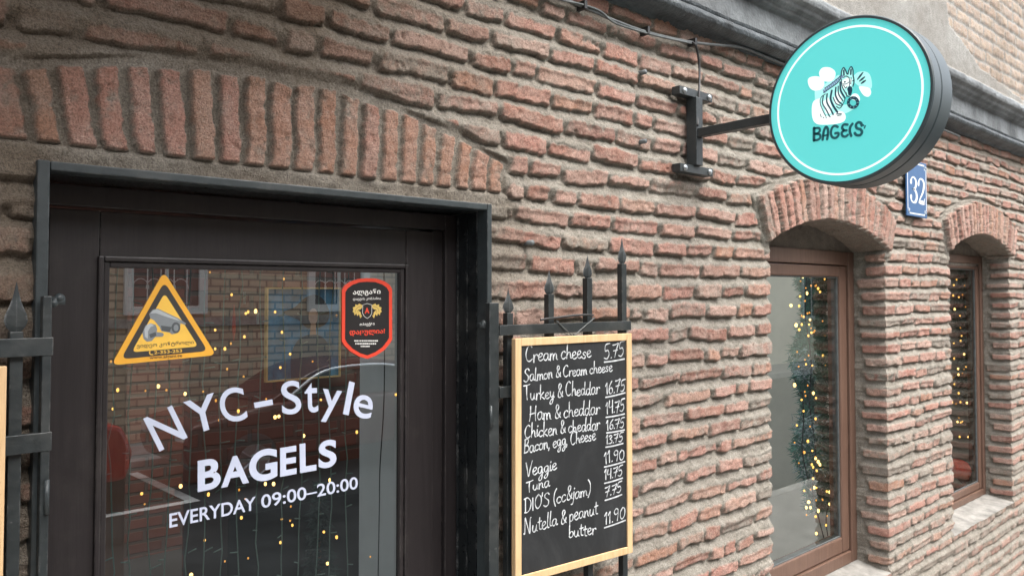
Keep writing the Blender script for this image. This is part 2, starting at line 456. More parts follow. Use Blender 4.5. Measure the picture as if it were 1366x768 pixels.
# ------------------------------------------------------------------ relief of the brick wall
rng0 = np.random.RandomState(11)
TAB = [rng0.rand(256, 256) for _ in range(8)]
def vn(x, y, seed=0):
    t = TAB[seed % 8]; x = x + 37.3 * seed; y = y + 17.9 * seed
    xi = np.floor(x).astype(np.int64); yi = np.floor(y).astype(np.int64)
    fx = x - xi; fy = y - yi; fx = fx * fx * (3 - 2 * fx); fy = fy * fy * (3 - 2 * fy)
    x0, x1, y0, y1 = xi & 255, (xi + 1) & 255, yi & 255, (yi + 1) & 255
    return (t[x0, y0] * (1 - fx) + t[x1, y0] * fx) * (1 - fy) + (t[x0, y1] * (1 - fx) + t[x1, y1] * fx) * fy - .5
def fbm(x, y, f, o=4, seed=0):
    r = 0; a_ = 1; s_ = 0
    for i in range(o):
        r = r + a_ * vn(x * f, y * f, seed + i); s_ += a_; a_ *= .55; f *= 2.03
    return r / s_ * 2
def sst(a_, b_, x):
    t = np.clip((x - a_) / (b_ - a_), 0, 1); return t * t * (3 - 2 * t)

DOOR_L, DOOR_R = .345, 1.395
W1L, W1R, W2L, W2R = 2.88, 3.985, 4.83, 5.905
DEPTH = .15; SILL = .87
CORN = [DOOR_R, W1L, W1R, W2L, W2R]
ta = [3.067, 2.999, 2.932, 2.864, 2.797, 2.726, 2.655, 2.585, 2.511, 2.446, 2.380, 2.311, 2.235, 2.159, 2.085, 2.006, 1.935, 1.867, 1.801, 1.735, 1.666, 1.590, 1.515, 1.439, 1.365]
tb = [3.055, 2.990, 2.924, 2.858, 2.792, 2.726, 2.660, 2.593, 2.531, 2.467, 2.400, 2.336, 2.269, 2.203, 2.138, 2.072, 2.012, 1.950, 1.882, 1.808, 1.739, 1.674, 1.614, 1.554, 1.492, 1.422, 1.347, 1.276, 1.198]
def ext(t, lo, n):
    t = [t[0] + .068 * (8 - i) for i in range(8)] + t
    while len(t) < n: t.append(t[-1] - lo)
    return np.array(t)
ta = ext(ta, .0725, 60); tb = ext(tb, .069, 60); IDX = np.arange(60.)
class Arch: pass
def circ_arch(cx, a_, crown, spring, thick, n, prot):
    q = Arch(); h = crown - spring; Rr = (a_ * a_ + h * h) / (2 * h); q.cx = cx; q.cv = crown - Rr; q.Ri = Rr; q.Ro = Rr + thick
    q.ha = math.asin(a_ / Rr) * 1.055; q.n = n; q.prot = prot; q.Rm = Rr + thick / 2
    q.bot = lambda x, v: np.hypot(x - q.cx, v - q.cv) - q.Ri
    q.top = lambda x, v: q.Ro - np.hypot(x - q.cx, v - q.cv)
    q.arc = lambda x: q.cv + np.sqrt(np.maximum(q.Ri ** 2 - (x - q.cx) ** 2, .01))
    q.gap = .0065; return q
A1 = circ_arch((W1L + W1R) / 2, (W1R - W1L) / 2, 2.545, 2.436, .19, 21, .034)
A2 = circ_arch((W2L + W2R) / 2, (W2R - W2L) / 2, 2.575, 2.466, .20, 21, .034)
A0 = Arch(); A0.cx = .86; A0.cv = -.75; A0.Rm = 3.35; A0.ha = .182; A0.n = 21; A0.prot = .0165; A0.gap = .0058
A0.bot = lambda x, v: v - (2.494 + .012 * vn(x * 9, x * 0, 3))
A0.top = lambda x, v: (2.708 - .27 * (x - .80) ** 2 + .016 * vn(x * 14, x * 0, 5)) - v
ARCHES = [A0, A1, A2]

def course_relief(X, V, corners=True, jamb=None, seed=0):
    """height of brick faces over the mortar plane; jamb = array of depths when the strip is a window reveal"""
    n1 = fbm(X, V, 1.3, 3, 1); n2 = fbm(X + 9, V, 7, 3, 2)
    Vw = V + .0085 * n1 + .0065 * n2
    iA = np.interp(-Vw, -ta, IDX); iB = np.interp(-Vw, -tb, IDX)
    s_ = sst(3.05, 3.85, X); idx = iA + (iB - iA) * s_
    row = np.floor(idx + .5).astype(int); fr = idx - row
    course = .069
    H = np.zeros_like(X); br = np.zeros_like(X); rnd = np.zeros_like(X); smr_haze = np.zeros_like(X)
    e1 = fbm(X, V, 34, 4, 3) * .0062 + fbm(X, V, 120, 2, 5) * .0028
    grain = fbm(X, V, 70, 3, 4); lump = fbm(X, V, 18, 3, 6)
    slope = -.0085 * np.sin(2 * np.pi * fr)
    mort = .0045 + .006 * lump + .0030 * grain + .0025 * fbm(X, V, 160, 2, 1)
    D = np.full_like(X, -1.0); PR = np.zeros_like(X)
    for r in np.unique(row):
        m = row == r
        g = np.random.RandomState(1000 + int(r)); x = X[m]
        js = [-3.2 + g.rand() * .2]
        while js[-1] < 10.5:
            L = g.choice([.11, .165, .20, .225, .25], p=[.12, .18, .27, .26, .17]) + g.normal(0, .012); js.append(js[-1] + max(L, .075))
        js = np.array(js); vc = float(ta[min(r, 59)])
        cset = []
        if SILL < vc < 2.47:
            for c_ in CORN:
                js = js[np.abs(js - c_) > .085]; cset.append(c_)
            js = np.sort(np.concatenate([js, cset]))
        nb = len(js)
        prot = .0098 + .0080 * g.rand(nb); rn = g.rand(nb); sm = np.clip(g.normal(.17, .19, nb), 0, .9); hb = .0212 + np.clip(g.normal(0, .0028, nb), -.006, .005)
        tl = np.clip(g.normal(0, .03, nb), -.06, .06); gapw = .005 + .005 * g.rand(nb); yo = np.clip(g.normal(0, .0034, nb), -.006, .006); dep = .085 + .05 * g.rand(nb)
        bad = g.rand(nb) < .05; sm[bad] = .6; prot[bad] *= .6
        chip = g.rand(nb) < .28
        if jamb is None:
            k = np.clip(np.searchsorted(js, x) - 1, 0, nb - 2)
            l_, r_ = js[k], js[k + 1]
            dl, dr = x - l_ - gapw[k], r_ - x - gapw[k]
            for c_ in cset:
                dl = np.where(np.abs(l_ - c_) < 1e-6, .5, dl); dr = np.where(np.abs(r_ - c_) < 1e-6, .5, dr)
            dx = np.minimum(dl, dr); off = (x - (l_ + r_) / 2)
        else:
            # brick next to this corner, seen on its header side
            xe, side = jamb[1], jamb[2]
            kk = np.argmin(np.abs(js - xe)); kk = kk if side > 0 else max(kk - 1, 0)
            k = np.full(x.shape, kk); dx = dep[k] - jamb[0][m]; off = 0 * x
        dy = (hb[k]) - np.abs(fr[m] * course + yo[k] + tl[k] * off)
        rr = .010
        q1, q2 = np.maximum(rr - dx, 0), np.maximum(rr - dy, 0)
        d = np.minimum(np.minimum(dx, dy), rr - np.hypot(q1, q2)) + e1[m]
        d = d - np.where(chip[k], np.maximum(0, .012 * vn(x * 16 + r, V[m] * 20, 2) + .002), 0)
        D[m] = d; PR[m] = prot[k]; rnd[m] = rn[k]; smr_haze[m] = sm[k]
    return D, PR, rnd, smr_haze, (mort, slope), e1, grain, lump

def assemble(D, PR, rnd, smr_haze, ms, grain, lump, X, V):
    mort = ms[0] + ms[1] * sst(-.024, -.008, D)
    m = sst(-.001, .0045, D)
    hb = PR * (.80 + .20 * (1 - (1 - np.clip(D / .008, 0, 1)) ** 2)) + .0034 * grain + .0035 * lump
    pit = np.maximum(0, fbm(X, V, 55, 2, 7) - .42) * .012
    hb = hb - pit
    H = mort * (1 - m) + np.maximum(hb, mort + .002) * m
    return H, sst(.0, .0065, D + .004 * grain), rnd, smr_haze

def wall_fields(X, V):
    D, PR, rnd, smr_haze, (mort, slope), e1, grain, lump = course_relief(X, V)
    smr_haze = smr_haze + .10 * sst(1.6, .9, V) * sst(3.8, 4.2, X) + .16 * sst(1.3, .75, V) * sst(3.5, 4.3, X) + .07 * sst(1.5, 2.4, X) + .10 * sst(2.6, 4.4, X)  # mortar smear, plus haze painted in as paler brick towards the right
    smr_haze = smr_haze + .17 * sst(1.6, 1.2, X) * sst(2.3, 2.5, V) + .45 * sst(.45, .33, X) * sst(2.50, 2.44, V)
    smr_haze = smr_haze + .45 * sst(1.52, 1.43, X) * sst(1.3, 1.38, X) * sst(2.5, 2.42, V)
    for q in ARCHES:
        th = np.arctan2(X - q.cx, V - q.cv); near = (np.abs(th) < q.ha + .03)
        bot, top = q.bot(X, V), q.top(X, V)
        dth = 2 * q.ha / q.n
        tw = th + .004 * vn(V * 14, X * 3, 4)
        k = np.clip(np.floor((tw + q.ha) / dth), 0, q.n - 1).astype(int)
        g = np.random.RandomState(77 + q.n + int(q.cx * 10))
        pr = q.prot * (.8 + .4 * g.rand(q.n)); rn = g.rand(q.n); sm = np.clip(g.normal(.22, .17, q.n), 0, .8); wv = g.normal(0, .0022, q.n); tl = .012 * g.rand(q.n)
        if q is A0: sm = sm * .7; rn = np.where(g.rand(q.n) < .7, .50 + .12 * rn, .15 + .2 * rn)
        loc = np.abs((tw + q.ha) / dth - k - .5) * dth * np.hypot(X - q.cx, V - q.cv)
        dx = dth * q.Rm / 2 - q.gap / 1 + wv[k] - loc
        dy = np.minimum(bot - .004 * (q is A0), top - tl[k])
        rr = .007
        d = np.minimum(np.minimum(dx, dy), rr - np.hypot(np.maximum(rr - dx, 0), np.maximum(rr - dy, 0))) + e1 * .8
        inside_th = q.ha - np.abs(th)
        zone = np.minimum(np.minimum(bot + .03, top + .013), inside_th * q.Rm + .008)
        zin = zone > 0
        D = np.where(zin, d, np.minimum(D, -zone - .014))
        D = np.where((~zin) & (zone > -.006), np.minimum(D, -.004), D)
        PR = np.where(zin, pr[k], PR); rnd = np.where(zin, rn[k], rnd); smr_haze = np.where(zin, sm[k], smr_haze)
        base = (.001 + .004 * lump + .002 * grain) if q is A0 else (.010 + .004 * lump + .002 * grain)
        mort = np.where(zin, base, mort); slope = np.where(zin, 0, slope)
    # a lintel band of bare mortar between the door head and its arch, and mortar flanks beside the frame
    band = sst(2.507, 2.494, V) * sst(1.50, 1.46, X) * sst(2.43, 2.44, V)
    D = D - band * .05; mort = mort + band * (.010 + .006 * lump)
    slope = slope * (1 - band)
    H, br, rnd, smr_haze = assemble(D, PR, rnd, smr_haze, (mort, slope), grain, lump, X, V)
    brown_mix = .60 * sst(1.75, .7, X) * sst(2.62, 2.76, V) + .34 * sst(1.75, 1.3, X) * sst(2.52, 2.47, V) + .12 * sst(1.7, 1.2, X) * sst(2.45, 2.6, V) + .35 * sst(3.0, 3.14, V) \
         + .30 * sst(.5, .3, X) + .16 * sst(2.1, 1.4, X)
    brown_mix = np.clip(brown_mix * (1 + .9 * fbm(X, V, 3, 3, 2)), 0, .85)  # soot under the cornice; browner and darker towards the left and above the door
    return H, br, rnd, smr_haze, brown_mix

def grid_mesh(name, P, keep, mat, parent, attrs, extra_sheared=True):
    nr, nc = P.shape[:2]
    idx = np.arange(nr * nc).reshape(nr, nc)
    q = np.stack([idx[:-1, :-1], idx[:-1, 1:], idx[1:, 1:], idx[1:, :-1]], -1)[keep]
    used = np.zeros(nr * nc, bool); used[q.ravel()] = True
    remap = np.cumsum(used) - 1; q = remap[q]
    co = P.reshape(-1, 3)[used].copy(); co[:, 2] += SL * co[:, 0]; co -= np.array(ORG[parent])
    me = bpy.data.meshes.new(name); nf = len(q)
    me.vertices.add(len(co)); me.vertices.foreach_set('co', co.astype(np.float32).ravel())
    me.loops.add(nf * 4); me.loops.foreach_set('vertex_index', q.astype(np.int32).ravel())
    me.polygons.add(nf); me.polygons.foreach_set('loop_start', np.arange(0, nf * 4, 4, dtype=np.int32))
    me.polygons.foreach_set('use_smooth', np.ones(nf, bool))
    me.update(calc_edges=True); me.validate()
    for k, arr in attrs.items():
        at = me.attributes.new(k, 'FLOAT', 'POINT'); at.data.foreach_set('value', arr.reshape(-1)[used].astype(np.float32))
    me.materials.append(mat)
    o = bpy.data.objects.new(name, me); C.objects.link(o); o.parent = parent; ORG[o] = ORG[parent]
    return o

def spaced(stops):
    out = []
    for (a_, b_, d) in stops:
        n = max(1, int(round((b_ - a_) / d))); out += list(np.linspace(a_, b_, n, endpoint=False))
    out.append(stops[-1][1]); return np.array(out)
xs = spaced([(-2.6, -.2, .03), (-.2, .2, .008), (.2, DOOR_L, .0042), (DOOR_L, DOOR_R, .0035), (DOOR_R, 2.0, .0036), (2.0, W1L, .0042), (W1L, W1R, .0065), (W1R, W2L, .0065), (W2L, W2R, .01), (W2R, 6.9, .009), (6.9, 9.6, .03)])
V_LO, V_HI = .12, 3.17
def vt_of(x):
    base = np.interp(x, [-3, 1.6, W1L, W1R, W2L, W2R, 10], [2.458, 2.458, 2.436, 2.436, 2.466, 2.466, 2.466])
    base = np.where((x > W1L) & (x < W1R), A1.arc(x), base); return np.where((x > W2L) & (x < W2R), A2.arc(x), base)
n1_, n2_, n3_ = 120, 400, 205
tb_ = np.linspace(0, 1, n1_, endpoint=False); tm_ = np.linspace(0, 1, n2_, endpoint=False); tt_ = np.linspace(0, 1, n3_)
vt = vt_of(xs)
Vg = np.concatenate([V_LO + tb_[:, None] * (SILL - V_LO) + 0 * vt, SILL + tm_[:, None] * (vt - SILL), vt + tt_[:, None] * (V_HI - vt)], 0)
Xg = np.broadcast_to(xs, Vg.shape).copy()
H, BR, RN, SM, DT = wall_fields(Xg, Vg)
i1, i2 = n1_, n1_ + n2_
Px = Xg.copy(); Hy = H.copy()
CORNER = {}
for xe, sgn in ((W1L, 1), (W1R, -1), (W2L, 1), (W2R, -1)):      # sgn: towards the opening
    j = int(np.argmin(np.abs(xs - xe)))
    hc = H[:, j].copy() * .72
    fade = sst(0, .04, Vg[:, j] - SILL + .01) * sst(-.005, .03, vt[j] - Vg[:, j])
    t = np.abs(xs - xe); side = (xs <= xe + 1e-9) if sgn > 0 else (xs >= xe - 1e-9)
    wgt = np.where(side, np.clip(1 - t / .03, 0, 1) ** 2, 0)
    Px += sgn * (np.maximum(hc, 0) * fade)[:, None] * wgt[None]
    Hy *= 1 - .28 * wgt[None] * fade[:, None]
    CORNER[xe] = (j, sgn, np.maximum(hc, 0) * fade, Hy[:, j].copy())
P = np.stack([Px, -Hy, Vg], -1)
keep = np.ones((Vg.shape[0] - 1, Vg.shape[1] - 1), bool)
xm = (xs[1:] + xs[:-1]) / 2
door_c = (xm > DOOR_L) & (xm < DOOR_R); win_c = ((xm > W1L) & (xm < W1R)) | ((xm > W2L) & (xm < W2R))
keep[:i2, door_c] = False; keep[i1:i2, win_c] = False

house = thing('brick_building', (0, 0, .15), 'old red brick shop building with an arched doorway and arched windows', 'building')
grid_mesh('brick_wall', P, keep, M['brick'], house, dict(brick=BR, rnd=RN, smear_haze=SM, brown_mix=DT))

# window reveals: the same courses turned round the corner
for xe, (j, sgn, hc, hyc) in CORNER.items():
    S = np.linspace(0, DEPTH + .012, 30); Vj = np.repeat(Vg[i1:i2 + 1, j][:, None], len(S), 1); Sg = np.broadcast_to(S, Vj.shape).copy()
    Xf = np.full_like(Vj, xe)
    D, PR, rnd, smr_haze, (mort, slope), e1, grain, lump = course_relief(Xf + .0005 * -sgn, Vj, jamb=(Sg, xe, -sgn))
    g2 = fbm(Sg + xe, Vj, 70, 3, 4); l2 = fbm(Sg + xe, Vj, 18, 3, 6); e2 = fbm(Sg + xe, Vj, 38, 3, 3) * .0045
    D = D - e1 + e2; mort = mort - .006 * lump + .006 * l2 - .004
    h, b, rnd, smr_haze = assemble(D, PR, rnd, smr_haze + .08, (mort, slope), g2, l2, Sg + xe, Vj)
    bl = np.clip(1 - Sg / .022, 0, 1) ** 2
    hw = hc[i1:i2 + 1][:, None]
    h = h * (1 - bl) + hw * bl
    px = xe + sgn * h; py = Sg - hyc[i1:i2 + 1][:, None] * np.clip(1 - Sg / .03, 0, 1) ** 2
    Pj = np.stack([px, py, Vj], -1)
    if sgn > 0: Pj = Pj[:, ::1]
    grid_mesh('window_reveal', Pj if sgn > 0 else Pj[:, ::-1], np.ones((Pj.shape[0] - 1, Pj.shape[1] - 1), bool), M['brick'], house,
              dict(brick=b if sgn > 0 else b[:, ::-1], rnd=rnd if sgn > 0 else rnd[:, ::-1], smear_haze=smr_haze if sgn > 0 else smr_haze[:, ::-1], brown_mix=np.full_like(b, .12)))
# arch soffits and sills grow out of the wall's own edge
for (a_, b_, q) in ((W1L, W1R, A1), (W2L, W2R, A2)):
    c0, c1 = int(np.argmin(np.abs(xs - a_))), int(np.argmin(np.abs(xs - b_)))
    X_ = xs[c0:c1 + 1]; S = np.linspace(0, DEPTH + .01, 16)
    Sg, Xq = np.meshgrid(S, X_, indexing='ij')
    hy = Hy[i2, c0:c1 + 1]; f_ = np.clip(1 - Sg / .03, 0, 1)
    Zq = vt[c0:c1 + 1][None] - (.010 * (fbm(Xq, Sg, 20, 3, 2))) * (1 - f_)
    Pq = np.stack([Xq, Sg - hy[None] * f_ ** 2, Zq], -1)
    z = np.zeros_like(Sg)
    grid_mesh('arch_soffit', Pq, np.ones((len(S) - 1, len(X_) - 1), bool), M['brick'], house, dict(brick=z + .4, rnd=z + .3, smear_haze=z + .6, brown_mix=z + .35))
    hy = Hy[i1, c0:c1 + 1]
    Zq = SILL + .022 * Sg / DEPTH + .007 * fbm(Xq, Sg, 12, 4, 3) * np.clip(Sg / .02, 0, 1)
    Pq = np.stack([Xq, Sg - hy[None] * f_ ** 2, Zq], -1)[::-1]
    grid_mesh('window_sill', Pq, np.ones((len(S) - 1, len(X_) - 1), bool), M['sill'], house, {})
    MB().box(a_ - .08, b_ + .08, DEPTH + .010, DEPTH + .10, 2.40, 2.66).build('arch_infill', M['tymp'], house)

# cornice: a run moulding with soft, chipped edges
prof = [(-.012, 3.135), (.016, 3.150), (.022, 3.160), (.060, 3.166), (.080, 3.176), (.086, 3.190), (.080, 3.206), (.064, 3.216), (.050, 3.221), (.046, 3.226), (.050, 3.232),
        (.052, 3.240), (.054, 3.325), (.058, 3.333), (.078, 3.338), (.084, 3.350), (.102, 3.356), (.110, 3.372), (.128, 3.380), (.134, 3.394), (.134, 3.416), (.126, 3.424), (.03, 3.440), (-.02, 3.446)]
pp = []
for i in range(len(prof) - 1):
    for t in (0, .34, .67): pp.append((prof[i][0] + (prof[i + 1][0] - prof[i][0]) * t, prof[i][1] + (prof[i + 1][1] - prof[i][1]) * t))
pp.append(prof[-1]); pp = np.array(pp)
xc = spaced([(-2.6, .5, .05), (.5, 7, .012), (7, 9.6, .05)])
Xc, Yc = np.meshgrid(xc, pp[:, 0]); _, Zc = np.meshgrid(xc, pp[:, 1])
nn = fbm(Xc, Zc * 3, 6, 4, 1); chip = np.maximum(0, fbm(Xc, Zc, 16, 3, 5) - .35) * .05 * sst(3.395, 3.412, Zc)
Yc = Yc + .005 * nn - chip + .0025 * fbm(Xc, Zc, 40, 3, 2); Zc = Zc + .004 * fbm(Xc, Yc, 5, 4, 3)
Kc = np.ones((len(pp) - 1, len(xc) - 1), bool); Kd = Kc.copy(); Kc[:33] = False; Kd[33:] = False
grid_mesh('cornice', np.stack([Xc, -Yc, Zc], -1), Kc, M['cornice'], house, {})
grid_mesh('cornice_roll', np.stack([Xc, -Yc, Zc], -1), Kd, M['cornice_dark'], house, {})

# wall above the cornice: grey render fallen off a pale brick core
xu = spaced([(-2.6, 2.2, .06), (2.2, 7.2, .012), (7.2, 9.6, .06)]); vu = spaced([(3.435, 4.75, .011), (4.75, 7.0, .09)])
Xu, Vu = np.meshgrid(xu, vu)
rowu = np.floor(Vu / .078 + .1 * fbm(Xu, Vu, 2, 2, 3)).astype(int); fru = Vu / .078 + .1 * fbm(Xu, Vu, 2, 2, 3) - rowu - .5
offs = np.random.RandomState(5).rand(200) * .25
bx = (Xu + offs[rowu % 200]) / .235 + .12 * fbm(Xu, Vu, 5, 2, 6); bi = np.floor(bx).astype(int); fbx = bx - bi - .5
dU = np.minimum(.5 - np.abs(fru), (.5 - np.abs(fbx)) * 3) * .078 - .007 + .006 * fbm(Xu, Vu, 25, 3, 2)
mU = sst(-.002, .008, dU)
edge = np.interp(Vu, [3.4, 3.52, 3.60, 3.75, 4.1, 4.4, 7], [9, 6.5, 5.35, 4.85, 4.58, 4.4, 3.9]) + .10 * fbm(Xu, Vu, 5, 4, 4)
pm = sst(-.012, .012, edge - Xu)                     # 1 where the render still holds
hU = (.0065 * mU + .007 * fbm(Xu, Vu, 9, 4, 3) + .005 * fbm(Xu, Vu, 34, 3, 1)) * (1 - pm) + (.030 + .004 * fbm(Xu, Vu, 3, 4, 2) + .0015 * fbm(Xu, Vu, 40, 2, 3)) * pm
hU = hU + .02 * sst(3.50, 3.49, Vu)
rnU = TAB[3][bi & 255, rowu & 255]
grid_mesh('upper_wall', np.stack([Xu, -hU, Vu], -1), np.ones((len(vu) - 1, len(xu) - 1), bool), M['upper'], house,
          dict(brick=mU * (1 - pm), rnd=rnU, smear_haze=.42 + 0 * pm, brown_mix=np.clip(.15 + .5 * fbm(Xu, Vu, 2.5, 5, 5), 0, .5)))
# body of the building behind its face: room shell
mb = MB()
mb.box(-2.6, 10.5, 4.6, 4.7, .2, 3.4)
mb.build('interior_back_wall', M['inbrick'], house)
for xa in (-2.7, 10.5): MB().box(xa, xa + .1, .0, 4.7, .2, 3.3).build('interior_side_wall', M['plaster_in'], house)
MB().box(1.55, 2.95, 2.512, 2.60, .35, 2.75).build('partition', M['inbrick'], house)
MB().box(-2.6, -1.6, .20, 4.6, 3.0, 3.1).box(4.4, 10.5, .20, 4.6, 3.0, 3.1).box(-1.6, 4.4, .2, .6, 3.0, 3.1).box(-1.6, 4.4, 4.2, 4.6, 3.0, 3.1).build('ceiling', M['inceil'], house)  # middle left open, an added skylight hole that brightens the room
MB().box(-2.6, 10.5, .10, 4.6, .25, .35).build('interior_floor', M['infloor'], house)
MB().box(-2.7, 10.6, .06, .6, 6.9, 7.05).build('roof', M['inceil'], house)  # front strip alone, leaving the added skylight hole open to the sky
# thick wall seen from inside: light plaster splay beside the door, and blocks between openings
mb = MB()
mb.box(1.31, 2.76, .165, .48, .35, 3.0); mb.box(-2.6, .36, .165, .48, .35, 3.0); mb.box(.36, 1.31, .165, .48, 2.46, 3.0)
mb.box(2.76, 4.45, .27, .48, .35, .80); mb.box(2.76, 4.45, .27, .48, 2.62, 3.0); MB().box(4.45, 4.74, .165, 1.60, .35, 3.0).build('window_niche', M['cream'], house)
mb.box(4.74, 6.80, .27, .48, .35, .80); mb.box(4.74, 6.80, .27, .48, 2.62, 3.0); MB().box(6.80, 10.5, .165, 1.60, .35, 3.0).build('window_niche', M['cream'], house)
mb.build('inner_wall', M['plaster_in'], house)
# left and right of the shop the street front goes on
MB().box(-2.6, 9.6, .02, .06, .12, .20).build('plinth', M['tymp'], house)

# unseen wooden balcony, added out of view to shade the wall at the left
bal = MB().box(-2.6, 1.15, -1.35, -.02, 3.78, 3.86).build('shade_balcony', M['inwood'], house, bevel=.005)
for x in (-2.4, -1.25, -.1, 1.05):
    MB().box(x - .05, x + .05, -1.2, -.03, 3.66, 3.778).build('shade_joist', M['inwood'], bal, bevel=.005)
MB().box(-2.6, 1.15, -1.35, -1.29, 4.74, 4.80).build('shade_handrail', M['inwood'], bal, bevel=.005)
for x in np.arange(-2.55, 1.15, .15): MB().box(x - .02, x + .02, -1.34, -1.30, 3.862, 4.738).build('shade_baluster', M['inwood'], bal)

# ------------------------------------------------------------------ shop windows
for wi, (xl, xr, spring, crown) in enumerate(((W1L, W1R, 2.436, 2.545), (W2L, W2R, 2.470, 2.575))):
    y0 = DEPTH
    zb, zt = .893, 2.432 + (.034 if wi else 0)
    fw, sw = ((.058, .075), (.042, .045))[wi]
    win = finish('window', *(lambda m: (m.v, m.f))(MB().box(xl - .02, xl + fw, y0, y0 + .09, zb, zt).box(xr - fw, xr + .02, y0, y0 + .09, zb, zt)
        .box(xl + fw, xr - fw, y0 + .001, y0 + .089, zt - fw * 1.15, zt).box(xl + fw, xr - fw, y0 + .001, y0 + .089, zb, zb + fw)), M['brownwood'], house, bevel=.004)
    a0, a1, b0, b1 = xl + fw + .004, xr - fw - .004, zb + fw + .004, zt - fw * 1.15 - .004
    MB().box(a0, a0 + sw, y0 + .010, y0 + .075, b0, b1).box(a1 - sw, a1, y0 + .010, y0 + .075, b0, b1) \
        .box(a0 + sw, a1 - sw, y0 + .0108, y0 + .074, b1 - sw * .72, b1).box(a0 + sw, a1 - sw, y0 + .0108, y0 + .074, b0, b0 + sw).build('sash', M['brownwood'], win, bevel=.006)
    g0, g1, h0, h1 = a0 + sw, a1 - sw, b0 + sw, b1 - sw * .72
    MB().box(g0, g0 + .006, y0 + .020, y0 + .05, h0, h1).box(g1 - .006, g1, y0 + .020, y0 + .05, h0, h1).box(g0 + .006, g1 - .006, y0 + .020, y0 + .05, h0, h0 + .006) \
        .box(g0 + .006, g1 - .006, y0 + .020, y0 + .05, h1 - .006, h1).build('gasket', M['cable'], win)
    MB().add([(g0, y0 + .026, h0), (g1, y0 + .026, h0), (g1, y0 + .026, h1), (g0, y0 + .026, h1)], [(0, 1, 2, 3)]).build('pane', M['winglass'], win)
    MB().box(xl + .002, xr - .002, y0 + .014, y0 + .27, zb - .03, zb + .002).build('inner_sill', M['cream'], win)

# ------------------------------------------------------------------ door
LF = .105; GY = .1165
door = finish('door', *(lambda m: (m.v, m.f))(MB().box(.376, .468, LF, LF + .045, .37, 2.397).box(1.221, 1.310, LF, LF + .045, .37, 2.397)
     .box(.4687, 1.2203, LF + .0012, LF + .044, 2.302, 2.3965).box(.4687, 1.2203, LF + .0012, LF + .044, .37, .60)), M['doorwood'], house, bevel=.0025)
def ring(mb, x0, x1, z0, z1, wd, ya, yb):
    return mb.box(x0, x0 + wd, ya, yb, z0, z1).box(x1 - wd, x1, ya, yb, z0, z1).box(x0 + wd, x1 - wd, ya + .0004, yb - .0004, z1 - wd, z1).box(x0 + wd, x1 - wd, ya + .0004, yb - .0004, z0, z0 + wd)
m_ = MB(); ring(m_, .464, 1.224, .596, 2.305, .011, LF - .010, LF + .006); ring(m_, .475, 1.213, .607, 2.294, .012, LF - .004, GY - .0012)
m_.build('glazing_bead', M['doorwood'], door, bevel=.003)
MB().add([(.476, GY, .60), (1.216, GY, .60), (1.216, GY, 2.30), (.476, GY, 2.30)], [(0, 1, 2, 3)]).build('door_pane', M['glass'], door)
# wooden frame
MB().box(1.347, 1.3865, .098, .165, .36, 2.446).box(1.313, 1.3465, .112, .165, .36, 2.402).box(.351, .372, .098, .165, .36, 2.446) \
    .box(.3725, 1.3465, .0985, .164, 2.4025, 2.4455).build('door_frame', M['doorwood'], door, bevel=.002)
# iron surround: lip on the wall face and lined reveal
MB().box(.3275, .3475, -.032, .012, .30, 2.467).box(1.3885, 1.4045, -.032, .012, .30, 2.467).box(.348, 1.388, -.0315, .0115, 2.4495, 2.4665).build('iron_lip', M['lip'], door, bevel=.0025)
MB().box(1.3878, 1.3940, .013, .16, .30, 2.4488).box(.3420, .3482, .013, .16, .30, 2.4488).box(.3490, 1.3870, .0132, .16, 2.4496, 2.4556).build('iron_reveal', M['speck'], door)
m_ = MB().box(1.3836, 1.3872, .050, .058, .32, 2.446); m_.tube([(1.3865, .0935, .33), (1.3865, .0935, 2.44)], .0035, 6); m_.build('sealing_strip', M['speck'], door)
for (x, z, dx) in ((.352, 2.212, 1), (1.381, 2.140, -1)):
    m_ = MB(); m_.box(x - .004, x + .020 * dx, -.046, -.020, z - .006, z + .008); m_.ball((x + .012 * dx, -.040, z + .006), .009, 8, 6); m_.ball((x + .002 * dx, -.042, z - .003), .008, 8, 6)
    m_.build('iron_lug', M['lip'], door, smooth=True)
MB().box(1.232, 1.262, LF - .05, LF - .038, 1.20, 1.44).box(1.24, 1.254, LF - .04, LF, 1.22, 1.235).box(1.24, 1.254, LF - .04, LF, 1.405, 1.42).build('door_handle', M['steel'], door, bevel=.003)

# ------------------------------------------------------------------ stickers and lettering on the door glass
GF = WALL(.1148)                   # lettering sits on the street face of the pane
KX, KZ = None, None
_C = np.array([0, -1.65, 2.2]); _a, _p = R(PSI), R(PITCH)
_F = np.array([math.sin(_a) * math.cos(_p), math.cos(_a) * math.cos(_p), math.sin(_p)]); _Rv = np.array([math.cos(_a), -math.sin(_a), 0]); _U = np.cross(_Rv, _F)
def survey(x, y, yy):              # a point measured in the photograph, taken to its place on the facade plane y = yy
    d = _F + _Rv * ((x - 683) / FPX) - _U * ((y - 384) / FPX); t = (yy + 1.65) / d[1]; p = _C + d * t
    return (float(p[0]), float(p[2] - SL * p[0]))
def crop6(x, y): return survey(180 + x / 3.2, 480 + y / 3.2, .115)

